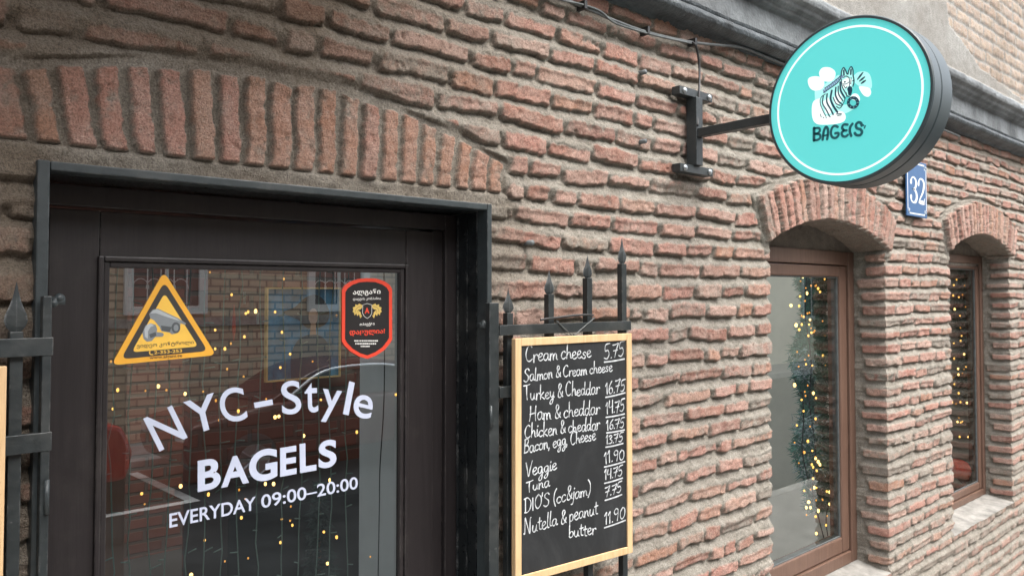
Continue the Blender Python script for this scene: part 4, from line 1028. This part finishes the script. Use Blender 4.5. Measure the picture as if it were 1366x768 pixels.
for pts, q in (([(98, 582), (98, 686)], 1.15), ([(98, 584), (140, 582), (148, 606), (128, 626), (102, 630)], .9), ([(102, 630), (146, 636), (150, 666), (126, 682), (98, 686)], .95),
            ([(172, 680), (176, 640), (184, 600), (200, 572), (216, 590), (218, 630), (210, 676)], 1.0), ([(178, 648), (212, 640)], .7),
            ([(300, 572), (276, 562), (252, 580), (242, 620), (252, 656), (280, 666), (304, 648), (306, 624), (280, 626)], .95),
            ([(384, 552), (352, 552), (338, 578), (354, 600), (376, 602)], .95), ([(354, 602), (334, 622), (342, 648), (366, 654), (386, 640)], .95),
            ([(426, 546), (408, 572), (404, 610), (416, 648)], 1.0),
            ([(506, 560), (498, 538), (474, 534), (456, 554), (464, 582), (496, 594), (508, 618), (490, 642), (460, 640), (446, 624)], 1.0),
            ([(518, 552), (524, 562)], .4), ([(536, 562), (528, 582)], .5)):
    m_.ribbon(smooth_pts(LG(pts), 5), k * q, D3, 0)
m_.build('sign_lettering', M['inkt'], sg)
# bracket
bx = 2.334
MB().box(bx - .019, bx + .019, -.062, -.020, 2.668, 2.906).build('bracket_post', M['bracket'], sg, bevel=.0015)
for z in (2.906, 2.640):
    e_ = finish('bracket_ear', *(lambda m: (m.v, m.f))(MB().box(2.236, 2.432, -.050, -.016, z, z + .028)), M['bracket'], sg, bevel=.0015)
    for x in (2.262, 2.410):
        m_ = MB(); m_.lathe([(0, -.006), (.008, -.006), (.010, -.003), (.010, 0)], (x, -.0505, z + .014), (0, 1, 0), 12); m_.build('bolt', M['steel'], e_, smooth=True)
MB().box(bx - .015, bx + .015, SY + SR - .004, -.0625, 2.765, 2.795).build('arm', M['bracket'], sg, bevel=.0015)

# ------------------------------------------------------------------ cables on the wall
def cab(name, pts, r, mat, label):
    P = []
    for (x, y, yy) in pts:
        u, v = survey(x, y, yy); P.append((u, yy, v))
    P = smooth_pts(P, 6); m_ = MB(); m_.tube(P, r, 8)
    o = m_.build(name, mat, None, P[0], smooth=True); return tag(o, label, 'cable', None)
cab('cable', [(700, -22, -.03), (745, -4, -.032), (775, 8, -.032), (800, 19, -.034), (815, 26, -.034), (862, 43, -.034), (925, 57, -.034), (985, 63, -.036), (1010, 71, -.036), (1040, 84, -.036), (1150, 128, -.036), (1280, 182, -.036)], .0052, M['cable'], 'thick grey cable running along the wall under the cornice')
cab('cable', [(700, -20, -.03), (745, -1, -.034), (775, 6, -.040), (800, 15, -.040), (817, 29, -.040), (840, 38, -.040), (880, 49, -.042), (922, 58, -.044)], .0034, M['cable'], 'thinner grey cable clipped beside the thick one under the cornice')
cab('cable', [(924, 57, -.044), (929, 64, -.040), (933, 90, -.034), (932.5, 125, -.052), (931, 150, -.056), (930.5, 168, -.064)], .0042, M['blackcable'], 'black cable dropping from the cornice to the sign bracket')
m_ = MB()
for (x, y) in ((778, 8), (862, 42), (925, 57)):
    u, v = survey(x, y, -.034); m_ = MB(); m_.box(u - .006, u + .006, -.046, -.012, v - .012, v + .014); m_.build('cable_clip', M['blackcable'], house, bevel=.001)
for (x, y) in ((857, 97), (857, 189), (706, 324)):
    u, v = survey(x, y, -.02); m_ = MB(); m_.tube([(u, -.034, v), (u, .01, v)], .008, 10); m_.build('wall_plug', M['cable'], house, smooth=True)

# ------------------------------------------------------------------ house number
pl = thing('house_number_plate', (4.32, -.034, 2.617), 'blue enamel house number plate 32 on the brick between the windows', 'sign')
MB().box(4.190, 4.456, -.034, -.026, 2.617, 2.908).build('plate', M['enamel'], pl, bevel=.003)
PF = WALL(-.0345)
m_ = MB(); b0, b1, c0_, c1_ = 4.202, 4.444, 2.632, 2.893; q = .022
bd_ = [(b0, c0_ + q), (b0 + q, c0_ + q), (b0 + q, c0_), (b1 - q, c0_), (b1 - q, c0_ + q), (b1, c0_ + q), (b1, c1_ - q), (b1 - q, c1_ - q), (b1 - q, c1_), (b0 + q, c1_), (b0 + q, c1_ - q), (b0, c1_ - q)]
m_.ribbon(bd_, .007, PF, 0, closed=True); m_.build('border_line', M['enwhite'], pl)
m_ = MB()
def num(pts, wds, ox, sx, oy=2.690, sy=.130):
    P = smooth_pts([(ox + x * sx, oy + y * sy) for x, y in pts], 6); n = len(P)
    ww = np.interp(np.linspace(0, 1, n), np.linspace(0, 1, len(wds)), wds); m_.ribbon(P, list(ww), PF, 0)
num([(.08, .80), (.20, .95), (.50, 1.0), (.80, .90), (.84, .72), (.66, .56), (.36, .53)], [.026, .008, .007, .016, .022, .016, .006], 4.238, .085)
num([(.36, .53), (.76, .46), (.94, .25), (.76, .05), (.42, .0), (.14, .06), (.06, .20)], [.006, .016, .026, .018, .008, .010, .026], 4.238, .085)
num([(.08, .78), (.20, .95), (.48, 1.0), (.82, .92), (.90, .74), (.72, .48), (.36, .24), (.08, .05)], [.026, .008, .008, .018, .024, .018, .010, .008], 4.336, .088)
num([(.06, .045), (.40, .05), (.74, .045), (.95, .04)], [.010, .022, .022, .016], 4.336, .088); num([(.95, .03), (.96, .20)], [.010, .008], 4.336, .088)
m_.build('number', M['enwhite'], pl)
for (x, z) in ((4.212, 2.6415), (4.434, 2.6415), (4.212, 2.884), (4.434, 2.884)):
    m_ = MB(); m_.lathe([(0, -.003), (.004, -.0028), (.0055, 0)], (x, -.0352, z), (0, 1, 0), 10); m_.build('screw', M['steel'], pl)

# ------------------------------------------------------------------ inside the shop
def needles(mb, pts, n, ln, spread, seed, droop=.3):
    g = random.Random(seed)
    for i in range(n):
        p = V3(pts(g)); d = Vector((g.gauss(0, 1), g.gauss(0, 1), g.gauss(-droop, 1))).normalized() * ln * g.uniform(.5, 1.2)
        s_ = d.orthogonal().normalized() * ln * .11
        mb.add([p - s_, p + s_, p + d], [(0, 1, 2)])
def bulbs(parent, spots, r=.0036):
    gg = random.Random(len(spots))
    for p in spots:
        k = gg.choice((0, 0, 1, 1, 2)); q = r * (.72, 1.0, 1.22)[k] * gg.uniform(.85, 1.15)
        m_ = MB(); m_.ball(p, q, 8, 5, (1, 1, gg.uniform(1, 1.5))); m_.build('bulb', M[('bulb_dim', 'bulb', 'bulb_hot')[k]], parent)
# curtain of light strings behind the door glass
lc = thing('light_curtain', (.84, .20, 2.40), 'curtain of warm fairy light strings hanging behind the door glass', 'string lights')
g = random.Random(3); spots = []; pegs = MB()
px_lit = [(157, 520), (151, 545), (194, 521), (222, 520), (247, 525), (271, 522), (288, 534), (211, 515), (241, 648), (189, 658), (193, 672), (278, 659), (319, 653), (354, 645), (376, 692), (327, 665), (365, 645), (388, 675), (322, 690), (387, 694), (432, 709), (374, 723), (273, 720), (331, 744), (300, 748), (449, 716), (437, 751), (255, 766), (300, 465), (308, 458), (331, 416), (341, 415), (378, 372), (367, 416), (328, 418), (287, 440), (287, 465), (376, 443), (387, 472), (374, 490), (417, 482), (449, 421), (303, 492), (325, 502), (326, 449), (282, 470), (148, 482), (309, 393), (280, 363), (508, 358), (476, 576), (528, 526), (494, 742), (367, 556), (428, 533), (318, 548), (292, 560), (333, 626), (355, 532), (372, 555), (405, 581), (390, 700), (440, 640)]
for (x, y) in px_lit:
    yy = g.uniform(.19, .24); u, v = survey(x, y, yy); spots.append((u, yy, v))
strands = []
for k, x in enumerate((150, 173, 203, 223, 252, 272, 294, 317, 345, 378, 401, 425, 440, 462)):
    yy = .19 + .05 * g.random(); u, v = survey(x, 640, yy)
    m_ = MB(); P = [(u + .004 * math.sin(z * 9 + k) + .002 * g.gauss(0, 1), yy + .003 * g.gauss(0, 1), z) for z in np.linspace(2.42, 1.0, 26)]
    m_.tube(P, .0016, 5)
    for z in np.arange(2.3, 1.05, -.11):
        z += g.uniform(-.03, .03); dx = g.choice((-1, 1)) * g.uniform(.012, .022)
        m_.tube([(u + .004 * math.sin(z * 9 + k), yy, z), (u + dx, yy - .004, z + g.uniform(-.006, .008))], .0016, 5)
    m_.build('strand', M['wire'], lc, smooth=True)
m_ = MB(); u0, v0 = survey(508, 380, .22)
m_.tube(smooth_pts([(*[survey(x, y, .22)[0]], .22, survey(x, y, .22)[1]) for x, y in ((512, 352), (513, 450), (512, 540), (507, 620), (506, 680), (504, 790))], 6), .0016, 6); m_.build('dark_strand', M['darkwire'], lc)
m_ = MB(); m_.tube([(.40, .215, 2.42), (1.30, .215, 2.42)], .004, 6); m_.build('head_wire', M['wire'], lc)
bulbs(lc, spots, .0033)
# picture on the back of the shop, a post and a slim potted fir
pt = thing('framed_picture', (2.18, 2.5, 1.78), 'gilt framed painting of a dark haired woman on blue inside the shop', 'picture')
m_ = MB(); ring(m_, 1.949, 2.411, 1.779, 2.301, .009, 2.48, 2.51); m_.build('picture_frame', M['goldframe'], pt)
MB().box(1.958, 2.402, 2.492, 2.508, 1.788, 2.292).build('canvas', M['blueart'], pt)
PFN = WALL(2.4905)
m_ = MB(); m_.poly(smooth_pts([(2.10, 1.79), (2.10, 1.92), (2.14, 2.0), (2.20, 2.03), (2.26, 2.03), (2.32, 1.99), (2.35, 1.90), (2.35, 1.79)], 4), PFN, 0); m_.build('painted_dress', M['artdress'], pt)
m_ = MB(); m_.poly(smooth_pts([(2.05, 2.16), (2.12, 2.19), (2.18, 2.24), (2.25, 2.26), (2.31, 2.22), (2.34, 2.14), (2.30, 2.08), (2.20, 2.07), (2.14, 2.12)], 4, True), PFN, .0008); m_.build('painted_hair', M['arthair'], pt)
m_ = MB(); m_.poly(circ((2.235, 2.135), .030, 20, .046), PFN, .0016); m_.poly([(2.215, 2.03), (2.255, 2.03), (2.25, 2.10), (2.22, 2.10)], PFN, .0014); m_.build('painted_face', M['skin'], pt)
m_ = MB(); m_.box(.80, .88, 1.30, 1.38, .35, 3.0); tag(m_.build('post', M['inwood'], None, (.84, 1.34, .35), bevel=.004), 'brown wooden post standing inside the shop behind the door glass', 'post')
fir = thing('potted_fir', (1.74, 1.5, .35), 'slim dark potted fir tree standing inside behind the door glass', 'plant')
m_ = MB(); m_.tube([(1.74, 1.5, .50), (1.74, 1.5, 1.40)], [.014, .004], 8); m_.build('trunk', M['inwood'], fir)
m_ = MB()
def firp(g):
    z = g.uniform(.6, 1.42); r = (1.46 - z) * .16 * math.sqrt(g.random()) + .006; a = g.uniform(0, 6.283); return (1.74 + r * math.cos(a), 1.5 + r * math.sin(a), z)
needles(m_, firp, 2600, .045, 1, 5); m_.build('foliage', M['firneedle'], fir)
m_ = MB(); m_.lathe([(0, 0), (.10, 0), (.13, .20), (.12, .20), (0, .17)], (1.74, 1.5, .352), (0, 0, 1), 24); m_.build('pot', M['darkcloth'], fir, smooth=True)
m_ = MB(); m_.box(1.5, 2.9, 1.9, 2.45, .35, 1.25); m_.box(1.46, 2.94, 1.86, 2.47, 1.25, 1.29); tag(m_.build('counter', M['blackv'], None, (2.2, 2.2, .35), bevel=.004), 'black shop counter below the framed picture', 'counter')
m_ = MB(); u, v = survey(312, 435, .30); m_.tube([(u, .30, v + .055), (u, .30, v + .03), (u, .30, v - .01), (u, .30, v - .035)], [.0008, .0035, .005, .001], 8); tag(m_.build('ornament', M['redv'], None, (u, .30, v), smooth=True), 'small red icicle ornament hanging behind the door glass', 'ornament')
for i, (x, y, ln) in enumerate(((326, 405, .03), (344, 432, .03), (442, 428, .025))):
    m_ = MB(); u, v = survey(x, y, .30); m_.tube([(u, .30, v + ln), (u, .30, v)], .003, 6)
    tag(m_.build('ornament', M['peg'], None, (u, .30, v), smooth=True), ('silver icicle ornament left of the picture, nearer the yellow sticker', 'silver icicle ornament between the red icicle and the picture', 'silver icicle ornament beside the shield sticker')[i], 'ornament', 'silver icicle ornaments behind the door glass')

def garland(loc, x0, y0, ztop, zbot, rad, label, seed, frosty):
    gl = thing('garland', loc, label, 'garland', 'pine garlands inside the shop windows')
    m_ = MB(); m_.tube([(x0 + .02 * math.sin(z * 5 + seed), y0, z) for z in np.linspace(ztop, zbot, 20)], .006, 6); m_.build('stem', M['darkwire'], gl)
    def pp_(g):
        z = g.uniform(zbot, ztop); r = rad * (1 + .35 * math.sin(z * 13 + seed)) * math.sqrt(g.random()); a = g.uniform(0, 6.283); return (x0 + .02 * math.sin(z * 5 + seed) + r * math.cos(a), y0 + r * .8 * math.sin(a), z)
    m_ = MB(); needles(m_, pp_, int(11000 * (ztop - zbot)), .045, 1, seed); m_.build('foliage', M['pineneedle'], gl)
    for k, (z, dx, rr) in enumerate(frosty):
        m_ = MB(); needles(m_, lambda g: (x0 + dx + g.gauss(0, rr), y0 - .03 + g.gauss(0, rr * .7), z + g.gauss(0, rr)), 260, .035, 1, seed + 9 + k, 0); m_.build('frosted_sprig', M['frost'], gl)
    return gl
garland((survey(1087, 500, .34)[0], .34, 2.40), survey(1087, 500, .34)[0], .34, 2.42, 1.12, .105, 'green pine garland with frosted sprigs hanging inside the first window', 2, [(1.86, -.15, .035), (1.55, -.14, .045), (1.36, -.09, .05)])
sl = thing('string_lights', (3.72, .30, 2.40), 'tangle of warm fairy lights along the garland in the first window', 'string lights')
g = random.Random(21)
px = []
for i in range(52):
    y = g.uniform(368, 690); t = (y - 368) / 320; c_ = np.interp(y, [366, 380, 410, 470, 520, 560, 640, 690], [1085, 1092, 1074, 1080, 1088, 1090, 1085, 1098]); px.append((c_ + g.gauss(0, 11 if y < 640 else 7), y))
px += [(1085 + g.gauss(0, 8), g.uniform(600, 690)) for _ in range(14)] + [(1078 + g.gauss(0, 7), g.uniform(366, 480)) for _ in range(12)]
px += [(x, y) for x, y in ((1068, 375), (1075, 384), (1100, 372), (1082, 381), (1066, 408), (1072, 548), (1063, 567), (1060, 590), (1098, 625), (1103, 655), (1107, 672), (1102, 700), (1089, 711), (1106, 732), (1063, 755), (1100, 448), (1110, 446), (1108, 478), (1098, 474))]
bulbs(sl, [(*[survey(x, y, .27)[0]], .27, survey(x, y, .27)[1]) for x, y in px], .0055)
for ch in ([(1076, 366), (1074, 420), (1082, 480), (1080, 540), (1088, 600), (1084, 650), (1092, 690), (1104, 736)], [(1104, 640), (1108, 660), (1102, 690), (1105, 720), (1108, 745)], [(1070, 520), (1072, 560), (1070, 600), (1078, 640)]):
    m_ = MB(); m_.tube(smooth_pts([(*[survey(x, y, .275)[0]], .275, survey(x, y, .275)[1]) for x, y in ch], 6), .003, 5); m_.build('cord', M['darkwire'], sl, smooth=True)
garland((survey(1289, 450, .38)[0], .38, 2.40), survey(1291, 450, .38)[0], .38, 2.42, 1.55, .075, 'green pine garland hanging inside the second window', 6, [(1.5, -.1, .05)])
sl2 = thing('string_lights', (5.7, .28, 2.40), 'rows of warm fairy lights inside the second window', 'string lights')
px = []
for y, n in ((372, 4), (382, 3), (398, 4), (416, 3), (440, 4), (455, 3), (478, 4), (492, 3), (505, 5), (516, 5), (524, 5), (538, 4), (548, 3), (560, 5), (565, 4), (582, 2)):
    for k in range(n): px.append((1270 + g.random() * 36, y + g.gauss(0, 2.5) - .12 * (k * 8)))
bulbs(sl2, [(*[survey(x, y, .26)[0]], .26, survey(x, y, .26)[1]) for x, y in px], .0055)
for k in range(5):
    m_ = MB(); yv = (378, 440, 500, 522, 563)[k]
    m_.tube(smooth_pts([(*[survey(1266 + t * 42, yv + 4 * math.sin(t * 6 + k), .265)[0]], .265, survey(1266 + t * 42, yv + 4 * math.sin(t * 6 + k), .265)[1]) for t in np.linspace(0, 1, 7)], 4), .0025, 5); m_.build('cord', M['darkwire'], sl2, smooth=True)
# coral cushion in the second window, dark mat in the first
m_ = MB(); cpts = [survey(x, y, .27) for x, y in ((1262, 625), (1276, 624), (1287, 630), (1294, 640), (1298, 652))]
m_.tube(smooth_pts([(u, .27, v) for u, v in cpts], 6), list(np.interp(np.linspace(0, 1, 25), [0, .5, .85, 1], [.06, .065, .055, .02])), 16)
tag(m_.build('cushion', M['coral'], None, (cpts[2][0], .27, cpts[2][1] - .06), smooth=True), 'coral red curved cushion lying inside the second window', 'cushion')
m_ = MB(); m_.box(W2L + .1, W2R - .1, .30, .46, .80, .93); tag(m_.build('folded_cloth', M['darkcloth'], None, (5.4, .38, .80), bevel=.03), 'dark folded cloth under the coral cushion in the second window', 'cloth')
m_ = MB(); m_.box(2.95, 3.55, .29, .47, .80, .915); tag(m_.build('mat', M['darkcloth'], None, (3.25, .38, .80), bevel=.015), 'dark grey mat on the sill inside the first window', 'mat')

# ------------------------------------------------------------------ street and the houses opposite (seen in the panes)
def struct(name, mb, mat, **kw):
    o = mb.build(name, mat, None, (0, 0, 0), **kw); o['kind'] = 'structure'; return o
struct('ground', MB().add([(-300, -300, -.01), (300, -300, -.01), (300, 300, -.01), (-300, 300, -.01)], [(0, 1, 2, 3)]), M['asphalt'])
struct('pavement', MB().box(-40, 70, -2.3, .03, -.2, .15), M['paving']); struct('kerb', MB().box(-40, 70, -2.45, -2.302, -.2, .154), M['kerb'], bevel=.01)
struct('far_pavement', MB().box(-40, 70, -12, -9.62, -.2, .13), M['paving']); struct('far_kerb', MB().box(-40, 70, -9.618, -9.46, -.2, .134), M['kerb'], bevel=.01)
m_ = MB(); m_.box(.6, 3.4, -7.35, -7.23, -.009, -.004); m_.box(3.4, 3.52, -9.4, -7.23, -.009, -.0035); struct('road_marking', m_, M['roadpaint'])

def facade_window(parent, x0, x1, z0, z1, yf, grille=True):
    m_ = MB(); ring(m_, x0, x1, z0, z1, .13, yf, yf + .07); w_ = m_.build('window', M['white_frame'], parent)
    MB().box(x0 + .13, x1 - .13, yf - .02, yf + .012, z0 + .13, z1 - .13).build('pane', M['darkpane'], w_)
    xc_ = (x0 + x1) / 2; MB().box(xc_ - .03, xc_ + .03, yf + .0125, yf + .03, z0 + .13, z1 - .13).build('mullion', M['white_frame'], w_)
    if grille:
        m_ = MB(); n = 5
        for i in range(1, n):
            x = x0 + .13 + (x1 - x0 - .26) * i / n; m_.tube([(x, yf + .06, z0 + .14), (x, yf + .06, z1 - .14)], .009, 5)
        for zc in np.arange(z0 + .4, z1 - .2, .5):
            for i in range(n - 1):
                xa = x0 + .13 + (x1 - x0 - .26) * (i + .5) / n; m_.tube([(xa + .12 * math.cos(t), yf + .065, zc + .16 * math.sin(t)) for t in np.linspace(0, math.pi, 9)], .007, 5)
        m_.build('grille', M['white_frame'], w_)
ob = thing('brick_house', (0, -12, 0), 'tan brick house across the street with white grilled windows', 'building')
MB().box(-16, 13.5, -20, -11, -.1, 7.9).build('wall', M['oppbrick'], ob)
MB().box(-16.2, 13.7, -20.2, -10.8, 7.9, 8.2).build('roof', M['inwood'], ob)
MB().box(-16, 13.5, -10.995, -10.93, 1.88, 2.02).build('ledge', M['sill'], ob)
for xc_ in np.arange(-13.9, 13, 3.05):
    facade_window(ob, xc_ - .63, xc_ + .63, 2.08, 3.95, -10.99); facade_window(ob, xc_ - .6, xc_ + .6, 5.6, 7.5, -10.99, False)
bb = thing('rendered_house', (35, -12, 0), 'pale beige rendered house further along across the street', 'building')
MB().box(13.9, 75, -20, -11.1, -.1, 7.2).build('wall', M['beige'], bb); MB().box(13.8, 75, -20, -10.9, 7.2, 7.5).build('roof', M['inwood'], bb)
for xc_ in np.arange(20.5, 70, 5.2):
    facade_window(bb, xc_ - .7, xc_ + .7, 1.5, 3.5, -11.09, False); facade_window(bb, xc_ - .7, xc_ + .7, 4.6, 6.4, -11.09, False)

def car(loc, label, paint, flip=1):
    cx, cy, _ = loc; c_ = thing('parked_car', loc, label, 'car', 'cars parked along the far kerb')
    low = [(-2.05, .30), (-2.15, .55), (-2.05, .80), (-1.3, .93), (-.95, .98), (1.55, .98), (2.0, .90), (2.12, .60), (2.05, .30)]
    m_ = MB(); m_.prism([(cx + flip * x, cy - .80, z) for x, z in round_poly(low, .08, 3)], (0, 1.60, 0)); b_ = m_.build('body', paint, c_, bevel=.05)
    cab_ = smooth_pts([(-1.05, .975), (-.45, 1.32), (.1, 1.43), (.8, 1.41), (1.35, 1.22), (1.75, .975)], 5)
    m_ = MB(); m_.prism([(cx + flip * x, cy - .66, z) for x, z in cab_], (0, 1.32, 0)); m_.build('roof', paint, c_, bevel=.06)
    gls = smooth_pts([(-.80, .99), (-.36, 1.28), (.1, 1.355), (.75, 1.335), (1.2, 1.18), (1.45, .99)], 5)
    m_ = MB(); m_.prism([(cx + flip * x, cy + .660, z) for x, z in gls], (0, .012, 0)); m_.build('side_glass', M['carglass'], c_)
    m_ = MB(); m_.tube([(cx + flip * x, cy + .672, z + .012) for x, z in gls], .022, 6); m_.build('window_trim', M['chrome'], c_, smooth=True)
    m_ = MB(); m_.box(cx + .18, cx + .26, cy + .66, cy + .676, .985, 1.35); m_.build('pillar', paint, c_)
    for x in (-1.32, 1.30):
        for yy in (cy + .66, cy - .86):
            m_ = MB(); m_.lathe([(.20, 0), (.31, .0), (.325, .03), (.325, .17), (.31, .20), (.20, .20)], (cx + flip * x, yy, .325), (0, 1, 0), 28); w_ = m_.build('wheel', M['tyre'], c_, smooth=True)
            m_ = MB(); m_.lathe([(0, .17), (.05, .19), (.07, .17), (.19, .172), (.21, .19), (.21, .16)], (cx + flip * x, yy, .325), (0, 1, 0), 28)
            for k in range(5):
                a = k * 1.2566; m_.tube([(cx + flip * x, yy + .19, .325), (cx + flip * x + .20 * math.cos(a), yy + .195, .325 + .20 * math.sin(a))], .022, 5)
            m_.build('rim', M['alloy'], w_)
    for yy in (cy + .55, cy - .65):
        m_ = MB(); m_.box(cx + flip * -2.13 - .03, cx + flip * -2.13 + .03, yy, yy + .2, .62, .74); m_.build('headlight', M['chrome'], c_, bevel=.02)
    return c_
car((5.55, -8.25, 0), 'maroon parked car with bright window trim, opposite the door', M['carmaroon'])
car((.75, -8.25, 0), 'bright red parked car ahead of the maroon one', M['carred'])
